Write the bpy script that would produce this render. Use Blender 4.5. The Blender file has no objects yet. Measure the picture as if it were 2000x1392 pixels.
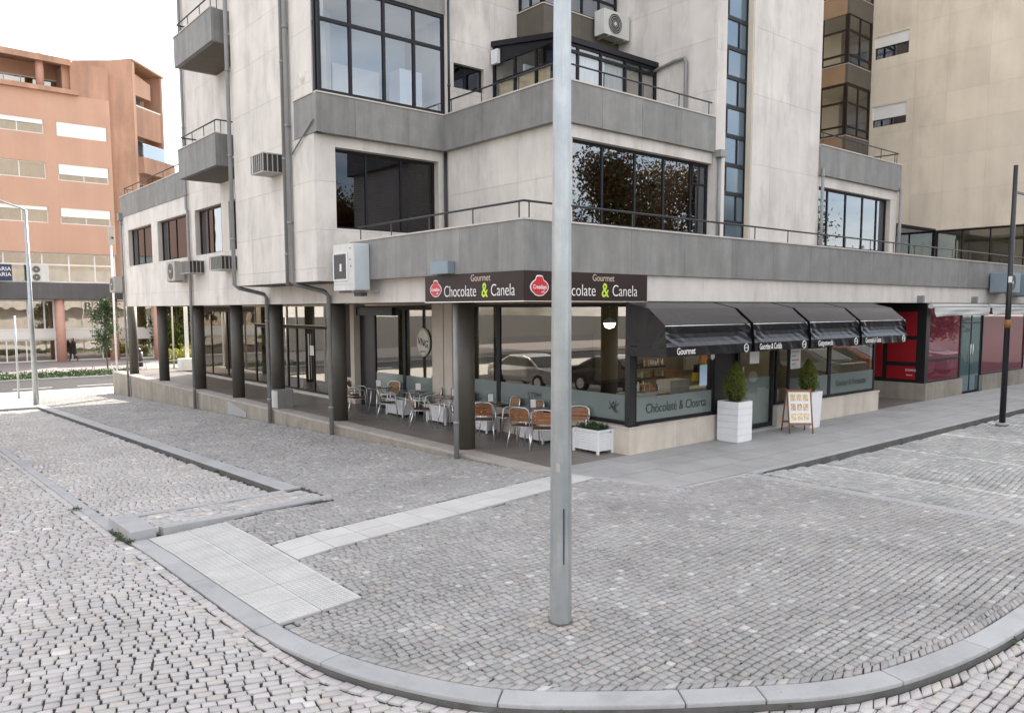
import bpy, bmesh, math, random
import numpy as np
from mathutils import Vector, Matrix

random.seed(7); rng = np.random.default_rng(7)
SC = bpy.context.scene
COL = SC.collection
R_ = math.radians

# ------------------------------------------------------------------ camera
# world axes follow the building: +X runs along the right-hand facade, +Y along the left-hand one
FOC, PITCH, ROLL, AZ, CAM_H = 1522.0, 0.0903858, -0.0027847, 0.698146, 2.8
def _axes():
    cp, sp, cr, sr = math.cos(PITCH), math.sin(PITCH), math.cos(ROLL), math.sin(ROLL)
    R = np.array([1, 0, 0.]); F = np.array([0, cp, -sp]); U = np.array([0, sp, cp])
    R2 = cr*R+sr*U; U2 = -sr*R+cr*U
    c, s = math.cos(AZ), math.sin(AZ)
    M = np.array([[c, s, 0], [-s, c, 0], [0, 0, 1]])
    return M@R2, M@F, M@U2
AR, AF, AU = _axes()
cam = bpy.data.cameras.new("camera"); camo = bpy.data.objects.new("camera", cam); COL.objects.link(camo)
cam.sensor_fit = 'HORIZONTAL'; cam.sensor_width = 36.0
cam.lens = 36.0*FOC/2000.0
cam.shift_y = (740.84-696.0)/2000.0
cam.clip_start = 0.1; cam.clip_end = 2000
camo.matrix_world = Matrix(((AR[0], AU[0], -AF[0], 0), (AR[1], AU[1], -AF[1], 0), (AR[2], AU[2], -AF[2], CAM_H), (0, 0, 0, 1)))
SC.camera = camo

# ------------------------------------------------------------------ light
SUN_DIR = Vector((0.75, 0.66, 0.0)).normalized()
SUN_EL = R_(36)
w = bpy.data.worlds.new("World"); SC.world = w; w.use_nodes = True
nt = w.node_tree; nt.nodes.clear()
wo = nt.nodes.new('ShaderNodeOutputWorld'); bg = nt.nodes.new('ShaderNodeBackground')
sky = nt.nodes.new('ShaderNodeTexSky'); sky.sky_type = 'NISHITA'; sky.sun_disc = False
sky.sun_elevation = SUN_EL; sky.sun_rotation = math.atan2(SUN_DIR.x, SUN_DIR.y)
sky.air_density = 1.0; sky.dust_density = 2.0; sky.ozone_density = 1.0; sky.altitude = 50
bg.inputs['Strength'].default_value = 0.15
tc = nt.nodes.new('ShaderNodeTexCoord'); mp = nt.nodes.new('ShaderNodeMapping'); mp.inputs['Scale'].default_value = (1.6, 1.6, 4.5)
cn = nt.nodes.new('ShaderNodeTexNoise'); cn.inputs['Scale'].default_value = 1.7; cn.inputs['Detail'].default_value = 7; cn.inputs['Roughness'].default_value = 0.6
cr_ = nt.nodes.new('ShaderNodeValToRGB'); cr_.color_ramp.elements[0].position = 0.36; cr_.color_ramp.elements[1].position = 0.60
mixc = nt.nodes.new('ShaderNodeMixRGB'); mixc.inputs[2].default_value = (7.6, 7.25, 6.85, 1)
mul = nt.nodes.new('ShaderNodeMath'); mul.operation = 'MULTIPLY'; mul.inputs[1].default_value = 0.85
L = nt.links.new
L(tc.outputs['Generated'], mp.inputs['Vector']); L(mp.outputs[0], cn.inputs['Vector']); L(cn.outputs['Fac'], cr_.inputs[0])
L(cr_.outputs['Color'], mul.inputs[0]); L(mul.outputs[0], mixc.inputs[0]); L(sky.outputs[0], mixc.inputs[1])
L(mixc.outputs[0], bg.inputs['Color']); L(bg.outputs[0], wo.inputs['Surface'])

sl = bpy.data.lights.new("sun", 'SUN'); sl.energy = 4.2; sl.angle = R_(0.53); sl.color = (1.0, 0.93, 0.82)
so = bpy.data.objects.new("sun", sl); COL.objects.link(so)
sd = Vector((SUN_DIR.x*math.cos(SUN_EL), SUN_DIR.y*math.cos(SUN_EL), math.sin(SUN_EL)))
so.rotation_euler = sd.to_track_quat('Z', 'Y').to_euler(); so.location = (20, 20, 60)
SC.view_settings.view_transform = 'Standard'; SC.view_settings.look = 'None'
SC.view_settings.gamma = 1.0; SC.view_settings.use_curve_mapping = False
SC.view_settings.exposure = 1.38
SC.render.engine = 'CYCLES'
SC.cycles.max_bounces = 8; SC.cycles.transparent_max_bounces = 16; SC.cycles.diffuse_bounces = 4
SC.cycles.use_denoising = True

# ------------------------------------------------------------------ measuring helpers: where a line of sight meets a real plane
def _ray(x, y): return AR*(x-1000.0)/FOC-AU*(y-740.84)/FOC+AF
def _hit(x, y, n, d):
    r = _ray(x, y); C = np.array([0, 0, CAM_H]); return C+r*((d-C[n])/r[n])
def mY(x, X, y=600): return float(_hit(x, y, 0, X)[1])     # Y of a mark on the plane X
def mX(x, Y, y=600): return float(_hit(x, y, 1, Y)[0])     # X of a mark on the plane Y

def lerp(a, b, t): return a+(b-a)*t
def zg(y):                                                  # the street falls gently to the left
    return -0.034*max(0.0, min(y, 46.0)-9.4)
def zgv(y): return -0.034*np.maximum(0.0, np.minimum(y, 46.0)-9.4)
def dip(x, y):                                              # dropped kerb at the crossing
    x = np.asarray(x, float); y = np.asarray(y, float)
    d = np.sqrt(np.maximum(x-2.65, 0)**2+(np.maximum(6.6-y, 0)*1.3)**2+np.maximum(y-10.15, 0)**2)
    s = np.clip(1-d/1.7, 0, 1); s = s*s*(3-2*s)
    return -0.066*s
def zp(x, y): return float(zgv(np.asarray(y))+dip(x, y))
def zpv(x, y): return zgv(y)+dip(x, y)

# ------------------------------------------------------------------ materials
MATS = {}
def mat(name, col, rough=0.7, var=0.12, vs=2.0, streak=0.0, ss=3.0, bump=0.0, bs=40.0, metal=0.0, spec=0.5, rnd=0.0, col2=None, stain=0.0, stcol=(0.05, 0.045, 0.04), stscale=0.8, tone=False, speck=0.0, coat=0.0):
    if name in MATS: return MATS[name]
    m = bpy.data.materials.new(name); m.use_nodes = True; MATS[name] = m
    t = m.node_tree; N = t.nodes; l = t.links.new
    b = N['Principled BSDF']; b.inputs['Roughness'].default_value = rough; b.inputs['Metallic'].default_value = metal
    b.inputs['Specular IOR Level'].default_value = spec
    if coat: b.inputs['Coat Weight'].default_value = coat
    g = N.new('ShaderNodeNewGeometry')
    def noise(scale, det=5, mapscale=None, ro=0.6):
        n = N.new('ShaderNodeTexNoise'); n.inputs['Scale'].default_value = scale; n.inputs['Detail'].default_value = det; n.inputs['Roughness'].default_value = ro
        if mapscale:
            q = N.new('ShaderNodeMapping'); q.inputs['Scale'].default_value = mapscale; l(g.outputs['Position'], q.inputs['Vector']); l(q.outputs[0], n.inputs['Vector'])
        else: l(g.outputs['Position'], n.inputs['Vector'])
        return n
    def ramp(src, p0, p1, c0, c1):
        r = N.new('ShaderNodeMapRange'); r.inputs['From Min'].default_value = p0; r.inputs['From Max'].default_value = p1
        r.inputs['To Min'].default_value = c0; r.inputs['To Max'].default_value = c1; l(src, r.inputs['Value']); return r.outputs[0]
    val = ramp(noise(vs).outputs['Fac'], 0.3, 0.7, 1-var, 1+var)
    def mulv(a, c):
        q = N.new('ShaderNodeMath'); q.operation = 'MULTIPLY'; l(a, q.inputs[0]); l(c, q.inputs[1]); return q.outputs[0]
    if speck: val = mulv(val, ramp(noise(170, 2, None, 0.8).outputs['Fac'], 0.3, 0.7, 1-speck, 1+speck))
    if streak: val = mulv(val, ramp(noise(ss, 4, (1, 1, 0.1)).outputs['Fac'], 0.35, 0.7, 1+streak*0.35, 1-streak))
    if rnd:
        oi = N.new('ShaderNodeObjectInfo'); val = mulv(val, ramp(oi.outputs['Random'], 0, 1, 1-rnd, 1+rnd))
    base = None
    if col2 is not None:
        mx = N.new('ShaderNodeMixRGB'); mx.inputs[1].default_value = (*col, 1); mx.inputs[2].default_value = (*col2, 1)
        l(ramp(noise(vs*0.7, 4).outputs['Fac'], 0.38, 0.62, 0, 1), mx.inputs[0]); base = mx.outputs[0]
    else:
        rg = N.new('ShaderNodeRGB'); rg.outputs[0].default_value = (*col, 1); base = rg.outputs[0]
    if stain:
        mx = N.new('ShaderNodeMixRGB'); l(base, mx.inputs[1]); mx.inputs[2].default_value = (*stcol, 1)
        a = ramp(noise(stscale, 6, (1, 1, 0.35), 0.7).outputs['Fac'], 0.5, 0.75, 0, stain); l(a, mx.inputs[0]); base = mx.outputs[0]
    if tone:
        at = N.new('ShaderNodeAttribute'); at.attribute_name = 'tone'
        mm = N.new('ShaderNodeMixRGB'); mm.blend_type = 'MULTIPLY'; mm.inputs[0].default_value = 1; l(base, mm.inputs[1]); l(at.outputs['Color'], mm.inputs[2]); base = mm.outputs[0]
    vm = N.new('ShaderNodeVectorMath'); vm.operation = 'SCALE'; l(base, vm.inputs[0]); l(val, vm.inputs['Scale'])
    l(vm.outputs[0], b.inputs['Base Color'])
    if bump:
        bp = N.new('ShaderNodeBump'); bp.inputs['Strength'].default_value = bump; bp.inputs['Distance'].default_value = 0.01
        l(noise(bs, 6).outputs['Fac'], bp.inputs['Height']); l(bp.outputs[0], b.inputs['Normal'])
    return m

def glass(name, tint=(0.55, 0.6, 0.58), refl=0.2, gcol=(0.9, 0.93, 0.95), rough=0.0, diff=None, dfac=0.0, wav=0.0):
    m = bpy.data.materials.new(name); m.use_nodes = True
    t = m.node_tree; N = t.nodes; l = t.links.new; N.clear()
    o = N.new('ShaderNodeOutputMaterial'); tr = N.new('ShaderNodeBsdfTransparent'); tr.inputs[0].default_value = (*tint, 1)
    gl = N.new('ShaderNodeBsdfGlossy'); gl.inputs['Color'].default_value = (*gcol, 1); gl.inputs['Roughness'].default_value = rough
    lw = N.new('ShaderNodeFresnel'); lw.inputs[0].default_value = 1.5
    mr = N.new('ShaderNodeMapRange'); mr.inputs['From Min'].default_value = 0.04; mr.inputs['From Max'].default_value = 1; mr.inputs['To Min'].default_value = refl; mr.inputs['To Max'].default_value = 1
    l(lw.outputs[0], mr.inputs[0]); mx = N.new('ShaderNodeMixShader')
    gb = N.new('ShaderNodeNewGeometry'); ib = N.new('ShaderNodeMath'); ib.operation = 'SUBTRACT'; ib.inputs[0].default_value = 1; l(gb.outputs['Backfacing'], ib.inputs[1])
    fm_ = N.new('ShaderNodeMath'); fm_.operation = 'MULTIPLY'; l(mr.outputs[0], fm_.inputs[0]); l(ib.outputs[0], fm_.inputs[1]); l(fm_.outputs[0], mx.inputs[0])   # only the outer face mirrors
    src = tr.outputs[0]
    if diff:
        d = N.new('ShaderNodeBsdfDiffuse'); d.inputs[0].default_value = (*diff, 1); m2 = N.new('ShaderNodeMixShader'); m2.inputs[0].default_value = dfac
        l(tr.outputs[0], m2.inputs[1]); l(d.outputs[0], m2.inputs[2]); src = m2.outputs[0]
    if wav:
        nz = N.new('ShaderNodeTexNoise'); nz.inputs['Scale'].default_value = 1.1; nz.inputs['Detail'].default_value = 1; gg = N.new('ShaderNodeNewGeometry'); l(gg.outputs['Position'], nz.inputs['Vector'])
        bp = N.new('ShaderNodeBump'); bp.inputs['Strength'].default_value = wav; bp.inputs['Distance'].default_value = 0.02; l(nz.outputs['Fac'], bp.inputs['Height']); l(bp.outputs[0], gl.inputs['Normal'])
    l(src, mx.inputs[1]); l(gl.outputs[0], mx.inputs[2]); l(mx.outputs[0], o.inputs[0]); return m

M_white = mat('pale_cladding', (0.63, 0.585, 0.54), 0.75, 0.09, 1.0, 0.11, 1.8, 0.15, 60, rnd=0.03, stain=0.65, stcol=(0.37, 0.34, 0.315), stscale=1.5)
M_backing = mat('render_backing', (0.52, 0.46, 0.40), 0.8, 0.08, 1.5, 0.1)
M_beige = mat('beige_cladding', (0.74, 0.645, 0.52), 0.75, 0.08, 0.5, 0.08, 1.2, 0.1, 50, rnd=0.04, stain=0.5, stcol=(0.42, 0.35, 0.28), stscale=0.6)
M_granite = mat('grey_granite_slab', (0.215, 0.208, 0.197), 0.7, 0.12, 2.5, 0.2, 3.5, 0.1, 90, rnd=0.09, speck=0.16, stain=0.3, stcol=(0.34, 0.34, 0.34), stscale=2.2)
M_granite_dark = mat('brown_granite_slab', (0.10, 0.085, 0.065), 0.7, 0.1, 2.5, 0.1, 3.5, 0.1, 90, rnd=0.06, speck=0.1)
M_coping = mat('stone_coping', (0.52, 0.47, 0.42), 0.7, 0.1)
M_frame = mat('dark_window_frame', (0.012, 0.012, 0.016), 0.45, 0.05, spec=0.25)
M_frameb = mat('brown_window_frame', (0.024, 0.014, 0.011), 0.45, 0.05, spec=0.25)
M_rail = mat('black_rail_paint', (0.025, 0.026, 0.028), 0.45, 0.05)
M_pipe = mat('grey_downpipe', (0.24, 0.235, 0.23), 0.45, 0.1, 3, 0.15, 3)
M_column = mat('olive_column_paint', (0.070, 0.061, 0.050), 0.55, 0.1, 2.0, 0.08, 2, 0.05, 40, stain=0.15, stcol=(0.15, 0.14, 0.12))
M_riser = mat('stained_riser_stone', (0.30, 0.265, 0.22), 0.8, 0.15, 2.2, 0.25, 2.5, 0.15, 60, stain=0.55, stcol=(0.10, 0.095, 0.08), stscale=0.9)
M_plinth = mat('travertine_plinth', (0.56, 0.50, 0.43), 0.65, 0.08, 3, 0.12, 2.5, 0.1, 60, rnd=0.05, stain=0.35, stcol=(0.33, 0.30, 0.27), stscale=2.5)
M_afloor = mat('arcade_floor_tile', (0.155, 0.135, 0.122), 0.45, 0.12, 1.6, 0, 3, 0.05, 30, rnd=0.06)
M_aedge = mat('arcade_edge_stone', (0.36, 0.33, 0.30), 0.7, 0.12, 2, rnd=0.05, stain=0.3)
M_walk = mat('sidewalk_slab', (0.325, 0.32, 0.315), 0.7, 0.10, 1.1, 0, 3, 0.12, 70, rnd=0.05, speck=0.08, stain=0.3, stcol=(0.17, 0.17, 0.17), stscale=1.2)
M_tile = mat('white_path_tile', (0.48, 0.47, 0.45), 0.7, 0.08, 2.2, 0, 3, 0.1, 60, rnd=0.045, stain=0.25, stcol=(0.34, 0.34, 0.33), stscale=1.5)
M_kerb = mat('granite_kerb', (0.35, 0.35, 0.352), 0.75, 0.08, 2.0, 0, 3, 0.25, 120, rnd=0.06, speck=0.16, stain=0.45, stcol=(0.19, 0.185, 0.18), stscale=1.8)
M_joint = mat('dark_joint_sand', (0.036, 0.034, 0.033), 0.95, 0.3, 6)
M_cob = mat('grey_cobble', (0.315, 0.305, 0.292), 0.75, 0.14, 1.0, 0, 3, 0.5, 90, speck=0.16, tone=True, stain=0.5, stcol=(0.19, 0.185, 0.18), stscale=0.45)
M_cobr = mat('rosy_cobble', (0.425, 0.402, 0.385), 0.75, 0.14, 1.0, 0, 3, 0.5, 90, speck=0.12, tone=True, stain=0.4, stcol=(0.29, 0.27, 0.255), stscale=0.5)
M_cobp = mat('worn_parking_cobble', (0.36, 0.355, 0.34), 0.75, 0.12, 0.9, 0, 3, 0.5, 90, speck=0.14, tone=True, stain=0.5, stcol=(0.13, 0.13, 0.13), stscale=0.7)
M_asph = mat('asphalt', (0.018, 0.018, 0.021), 0.85, 0.15, 1.5, speck=0.2)
M_ground = mat('ground_earth', (0.10, 0.095, 0.085), 0.95, 0.2, 0.4)
M_slab = mat('pale_concrete', (0.42, 0.40, 0.37), 0.8, 0.1, 1)
M_black = mat('black_panel', (0.012, 0.012, 0.014), 0.35, 0.03)
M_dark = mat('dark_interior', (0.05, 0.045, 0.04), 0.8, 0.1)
M_ceil = mat('interior_ceiling', (0.70, 0.64, 0.50), 0.8, 0.04)
M_wallin = mat('interior_wall', (0.45, 0.39, 0.29), 0.8, 0.06)
M_curtain = mat('pale_curtain', (0.62, 0.58, 0.52), 0.8, 0.05, 1, 0.15, 14)
M_blind = mat('brown_blind', (0.085, 0.05, 0.035), 0.7, 0.04)
M_galv = mat('galvanised_steel', (0.42, 0.45, 0.465), 0.42, 0.10, 4, 0.2, 5, 0.2, 30, metal=0.7, stain=0.45, stcol=(0.62, 0.62, 0.58), stscale=5)
M_alu = mat('polished_aluminium', (0.75, 0.74, 0.74), 0.28, 0.04, 4, metal=0.9)
M_wick = mat('tan_weave', (0.30, 0.155, 0.065), 0.6, 0.12, 8, bump=0.6, bs=120)
M_wood = mat('brown_wood', (0.26, 0.10, 0.035), 0.55, 0.15, 6, 0.2, 12)
M_seat = mat('brown_seat_weave', (0.13, 0.065, 0.045), 0.6, 0.12, 8, bump=0.6, bs=120)
M_ttop = mat('dark_table_top', (0.05, 0.045, 0.045), 0.22, 0.06, 4)
M_wplast = mat('white_planter_paint', (0.74, 0.74, 0.75), 0.5, 0.03, 4, 0.05, 4)
M_acw = mat('offwhite_casing', (0.58, 0.57, 0.54), 0.5, 0.05, 3, 0.12, 4, stain=0.2, stcol=(0.3, 0.28, 0.25))
M_acg = mat('grey_casing', (0.38, 0.36, 0.33), 0.5, 0.06, 3, 0.15, 4)
M_acb = mat('bluegrey_casing', (0.20, 0.25, 0.29), 0.5, 0.05, 3)
M_grille = mat('dark_grille', (0.045, 0.04, 0.038), 0.6, 0.05)
M_awn = mat('black_awning_vinyl', (0.0055, 0.0055, 0.009), 0.33, 0.10, 2.5, bump=1.0, bs=5.0, spec=0.42)
M_awnw = mat('cream_awning_cloth', (0.50, 0.50, 0.48), 0.8, 0.06, 2, bump=0.3, bs=8)
M_sign = mat('brown_sign_board', (0.026, 0.013, 0.012), 0.5, 0.08, 1.2, spec=0.3)
M_lw = mat('white_lettering', (0.82, 0.80, 0.76), 0.5, 0.02)
M_lt = mat('tan_lettering', (0.55, 0.42, 0.32), 0.5, 0.02)
M_lg = mat('lime_lettering', (0.50, 0.68, 0.05), 0.5, 0.02)
M_red = mat('sign_red', (0.50, 0.02, 0.035), 0.4, 0.05)
M_redp = mat('dark_red_panel', (0.28, 0.008, 0.014), 0.4, 0.06, 1)
M_ld = mat('dark_lettering', (0.03, 0.035, 0.035), 0.5, 0.02)
M_orange = mat('terracotta_render', (0.54, 0.33, 0.24), 0.85, 0.06, 0.25, 0.07, 0.7, 0.1, 30, stain=0.35, stcol=(0.48, 0.25, 0.16), stscale=0.25)
M_orange2 = mat('stained_terracotta', (0.45, 0.26, 0.18), 0.85, 0.12, 0.4, 0.25, 0.9, stain=0.5, stcol=(0.13, 0.09, 0.07), stscale=0.3)
M_shut = mat('white_shutter', (0.80, 0.78, 0.75), 0.6, 0.02)
M_wframe = mat('white_window_frame', (0.74, 0.72, 0.68), 0.5, 0.03)
M_slate = mat('dark_fascia', (0.09, 0.085, 0.09), 0.6, 0.15, 0.8, 0.2, 2)
M_salmon = mat('salmon_column', (0.52, 0.29, 0.22), 0.7, 0.06)
M_bark = mat('bark', (0.10, 0.075, 0.055), 0.9, 0.2, 8)
M_skin = mat('skin', (0.45, 0.27, 0.2), 0.6, 0.03)
M_cloth = mat('black_cloth', (0.02, 0.02, 0.025), 0.8, 0.05)
M_soil = mat('pale_pebbles', (0.35, 0.32, 0.27), 0.9, 0.3, 30)
M_paper = mat('paper', (0.72, 0.72, 0.72), 0.6, 0.03)
M_bluep = mat('pale_blue_paper', (0.45, 0.60, 0.72), 0.6, 0.03)
M_blackpole = mat('black_pole_paint', (0.012, 0.013, 0.017), 0.35, 0.05)
M_tyre = mat('tyre_rubber', (0.02, 0.02, 0.02), 0.8, 0.05)
M_bottle = mat('bottle_glass', (0.35, 0.38, 0.36), 0.1, 0.2, 9)
M_amber = mat('amber_box', (0.50, 0.20, 0.04), 0.6, 0.1, 6)
M_yellow = mat('yellow_jar', (0.60, 0.42, 0.03), 0.4, 0.05)
M_turq = mat('pale_room_paint', (0.42, 0.52, 0.60), 0.8, 0.04)

G_dark = glass('tinted_window_glass', (0.30, 0.25, 0.22), 0.24, (0.80, 0.86, 0.95), wav=0.05)
G_bay = glass('bay_window_glass', (0.88, 0.91, 0.94), 0.13, (0.8, 0.88, 1.0), wav=0.04)
G_blue = glass('stair_strip_glass', (0.18, 0.22, 0.26), 0.14, (0.70, 0.84, 0.97), 0.12, (0.10, 0.14, 0.175), 0.7)
G_shop = glass('shop_glass', (0.72, 0.73, 0.68), 0.30, (0.95, 0.90, 0.82), wav=0.03)
G_shopf = glass('clear_shop_glass', (0.96, 0.97, 0.95), 0.09, (0.9, 0.9, 0.88), wav=0.03)
G_frost = glass('frosted_band_glass', (0.6, 0.63, 0.6), 0.10, (0.8, 0.85, 0.85), 0.18, (0.21, 0.25, 0.24), 0.75)
G_green = glass('green_door_glass', (0.30, 0.42, 0.42), 0.2, (0.7, 0.85, 0.85), 0.03, (0.10, 0.17, 0.18), 0.6)
G_redg = glass('red_film_glass', (0.42, 0.12, 0.14), 0.25, (0.9, 0.75, 0.75), 0.02, (0.30, 0.07, 0.10), 0.6)
G_far = glass('far_window_glass', (0.6, 0.6, 0.55), 0.3, (0.95, 0.93, 0.88), wav=0.25)
G_rail = glass('balcony_glass', (0.6, 0.75, 0.85), 0.3, (0.8, 0.9, 1.0))

# ------------------------------------------------------------------ mesh building
ORG = {}
def org(p): return ORG.get(p.name, Vector((0, 0, 0))) if p else Vector((0, 0, 0))
class MB:
    def __init__(s): s.v = []; s.f = []; s.m = []; s.sm = []
    def add(s, vs, fs, mi=0, smooth=False):
        b = len(s.v); s.v += [tuple(v) for v in vs]
        for f in fs: s.f.append(tuple(b+i for i in f)); s.m.append(mi); s.sm.append(smooth)
        return s
    def box(s, x0, x1, y0, y1, z0, z1, mi=0):
        if x0 > x1: x0, x1 = x1, x0
        if y0 > y1: y0, y1 = y1, y0
        if z0 > z1: z0, z1 = z1, z0
        v = [(x0, y0, z0), (x1, y0, z0), (x1, y1, z0), (x0, y1, z0), (x0, y0, z1), (x1, y0, z1), (x1, y1, z1), (x0, y1, z1)]
        return s.add(v, [(0, 3, 2, 1), (4, 5, 6, 7), (0, 1, 5, 4), (1, 2, 6, 5), (2, 3, 7, 6), (3, 0, 4, 7)], mi)
    def obox(s, c, hx, hy, hz, rz=0, mi=0, rx=0):
        M = Matrix.Rotation(rz, 3, 'Z')@Matrix.Rotation(rx, 3, 'X'); c = Vector(c)
        v = [c+M@Vector((a*hx, b*hy, d*hz)) for d in (-1, 1) for a, b in ((-1, -1), (1, -1), (1, 1), (-1, 1))]
        return s.add(v, [(0, 3, 2, 1), (4, 5, 6, 7), (0, 1, 5, 4), (1, 2, 6, 5), (2, 3, 7, 6), (3, 0, 4, 7)], mi)
    def wbox(s, ax, d0, d1, u0, u1, z0, z1, mi=0):      # a box on a facade: d = depth axis, u = along it
        if ax == 'x': return s.box(d0, d1, u0, u1, z0, z1, mi)
        return s.box(u0, u1, d0, d1, z0, z1, mi)
    def tube(s, pts, r, n=8, mi=0, caps=True):
        pts = [Vector(p) for p in pts]; rs = r if isinstance(r, (list, tuple)) else [r]*len(pts)
        rings = []; up = None
        for i, p in enumerate(pts):
            a = pts[max(i-1, 0)]; b = pts[min(i+1, len(pts)-1)]; d = (b-a).normalized()
            if up is None: up = Vector((0, 0, 1)) if abs(d.z) < .9 else Vector((1, 0, 0))
            e1 = (up-d*up.dot(d)); e1 = e1.normalized() if e1.length > 1e-5 else d.orthogonal().normalized(); up = e1; e2 = d.cross(e1)
            rings.append([p+(e1*math.cos(2*math.pi*k/n)+e2*math.sin(2*math.pi*k/n))*rs[i] for k in range(n)])
        v = [q for r_ in rings for q in r_]; f = []
        for i in range(len(pts)-1):
            for k in range(n): f.append((i*n+k, i*n+(k+1) % n, (i+1)*n+(k+1) % n, (i+1)*n+k))
        s.add(v, f, mi, True)
        if caps:
            b = len(s.v)-len(v); s.f.append(tuple(b+k for k in reversed(range(n)))); s.m.append(mi); s.sm.append(False)
            s.f.append(tuple(b+(len(pts)-1)*n+k for k in range(n))); s.m.append(mi); s.sm.append(False)
        return s
    def cyl(s, x, y, z0, z1, r0, r1=None, n=24, mi=0, cuts=0):
        r1 = r0 if r1 is None else r1
        return s.tube([(x, y, lerp(z0, z1, i/(cuts+1))) for i in range(cuts+2)], [lerp(r0, r1, i/(cuts+1)) for i in range(cuts+2)], n, mi)
    def prism(s, poly, z0, z1, mi=0):                   # z0/z1: numbers or functions of (x, y)
        g0 = z0 if callable(z0) else (lambda x, y: z0); g1 = z1 if callable(z1) else (lambda x, y: z1)
        n = len(poly); v = [(x, y, g0(x, y)) for x, y in poly]+[(x, y, g1(x, y)) for x, y in poly]
        f = [tuple(reversed(range(n))), tuple(range(n, 2*n))]+[(i, (i+1) % n, n+(i+1) % n, n+i) for i in range(n)]
        return s.add(v, f, mi)
    def build(s, name, mats, parent=None, bevel=0, kind=None, rel=False):
        me = bpy.data.meshes.new(name); o_ = Vector((0, 0, 0)) if rel else org(parent)
        me.from_pydata([(x-o_.x, y-o_.y, z-o_.z) for x, y, z in s.v], [], s.f)
        if not isinstance(mats, (list, tuple)): mats = [mats]
        for m in mats: me.materials.append(m)
        me.polygons.foreach_set('material_index', s.m); me.polygons.foreach_set('use_smooth', s.sm); me.update()
        ob = bpy.data.objects.new(name, me); COL.objects.link(ob)
        if parent: ob.parent = parent; ORG[ob.name] = o_
        if bevel:
            b = ob.modifiers.new('bevel', 'BEVEL'); b.width = bevel; b.segments = 2; b.limit_method = 'ANGLE'; b.angle_limit = R_(40)
        if kind: ob['kind'] = kind
        return ob
def B(name, m, parent, x0, x1, y0, y1, z0, z1, bevel=0): return MB().box(x0, x1, y0, y1, z0, z1).build(name, m, parent, bevel)
def tag(o, label, cat, group=None, kind=None):
    if label: o['label'] = label
    if cat: o['category'] = cat
    if group: o['group'] = group
    if kind: o['kind'] = kind
    return o
def thing(name, label, cat, loc=(0, 0, 0), group=None, rz=0):
    o = bpy.data.objects.new(name, None); COL.objects.link(o); o.location = loc; o.rotation_euler[2] = rz
    o.empty_display_size = .1; ORG[o.name] = Vector(loc); return tag(o, label, cat, group)
def copy_tree(o, loc, rz, label=None, group=None):
    def rec(a, par):
        c = a.copy(); COL.objects.link(c)
        if par: c.parent = par
        for ch in [q for q in a.children]: rec(ch, c)
        return c
    r = rec(o, None); r.location = loc; r.rotation_euler[2] = rz
    if label: r['label'] = label
    if group: r['group'] = group
    return r
def text(name, s, size, loc, face, m, parent, align='LEFT', ext=.003, sx=1.0, bold=0.0, rot=0.0):
    c = bpy.data.curves.new(name, 'FONT'); c.body = s; c.size = size; c.extrude = ext; c.align_x = align; c.align_y = 'CENTER'; c.offset = bold
    c.materials.append(m); o = bpy.data.objects.new(name, c); COL.objects.link(o)
    o.rotation_euler = (R_(90), rot, 0) if face == 'y' else (R_(90), rot, R_(-90))
    o.scale = (sx, 1, 1); o.location = Vector(loc)-org(parent); o.parent = parent
    return o

def rect_minus(r, h):
    a0, a1, b0, b1 = r; c0, c1, d0, d1 = h
    if c0 >= a1 or c1 <= a0 or d0 >= b1 or d1 <= b0: return [r]
    out = []
    if c0 > a0: out.append((a0, c0, b0, b1)); a0 = c0
    if c1 < a1: out.append((c1, a1, b0, b1)); a1 = c1
    if d0 > b0: out.append((a0, a1, b0, d0))
    if d1 < b1: out.append((a0, a1, d1, b1))
    return out
def clad(parent, ax, plane, us, zs, holes, m, name='wall_panel', th=.03, gap=.0022, back=.22, backm=None, kind=None):
    """pale slabs fixed with open joints in front of a backing wall; faces look towards -X or -Y"""
    bm = MB(); rs = [(us[0], us[-1], zs[0], zs[-1])]
    for h in holes: rs = [q for r in rs for q in rect_minus(r, h)]
    bm_u0, bm_u1 = us[0]+.035, us[-1]-.001
    for r in rs:
        if min(r[1], bm_u1)-max(r[0], bm_u0) > .01: bm.wbox(ax, plane+th+.002, plane+th+back, max(r[0], bm_u0), min(r[1], bm_u1), r[2], r[3])
    bm.build('wall', backm or M_backing, parent)
    for i in range(len(us)-1):
        for j in range(len(zs)-1):
            rr = [(us[i]+gap, us[i+1]-gap, zs[j]+gap, zs[j+1]-gap)]
            for h in holes: rr = [q for r in rr for q in rect_minus(r, h)]
            rr = [r for r in rr if r[1]-r[0] > .01 and r[3]-r[2] > .01]
            if not rr: continue
            b = MB()
            for r in rr: b.wbox(ax, plane, plane+th, *r)
            b.build(name, m, parent)
def steps(a, b, d):
    n = max(1, round((b-a)/d)); return [lerp(a, b, i/n) for i in range(n+1)]
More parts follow.
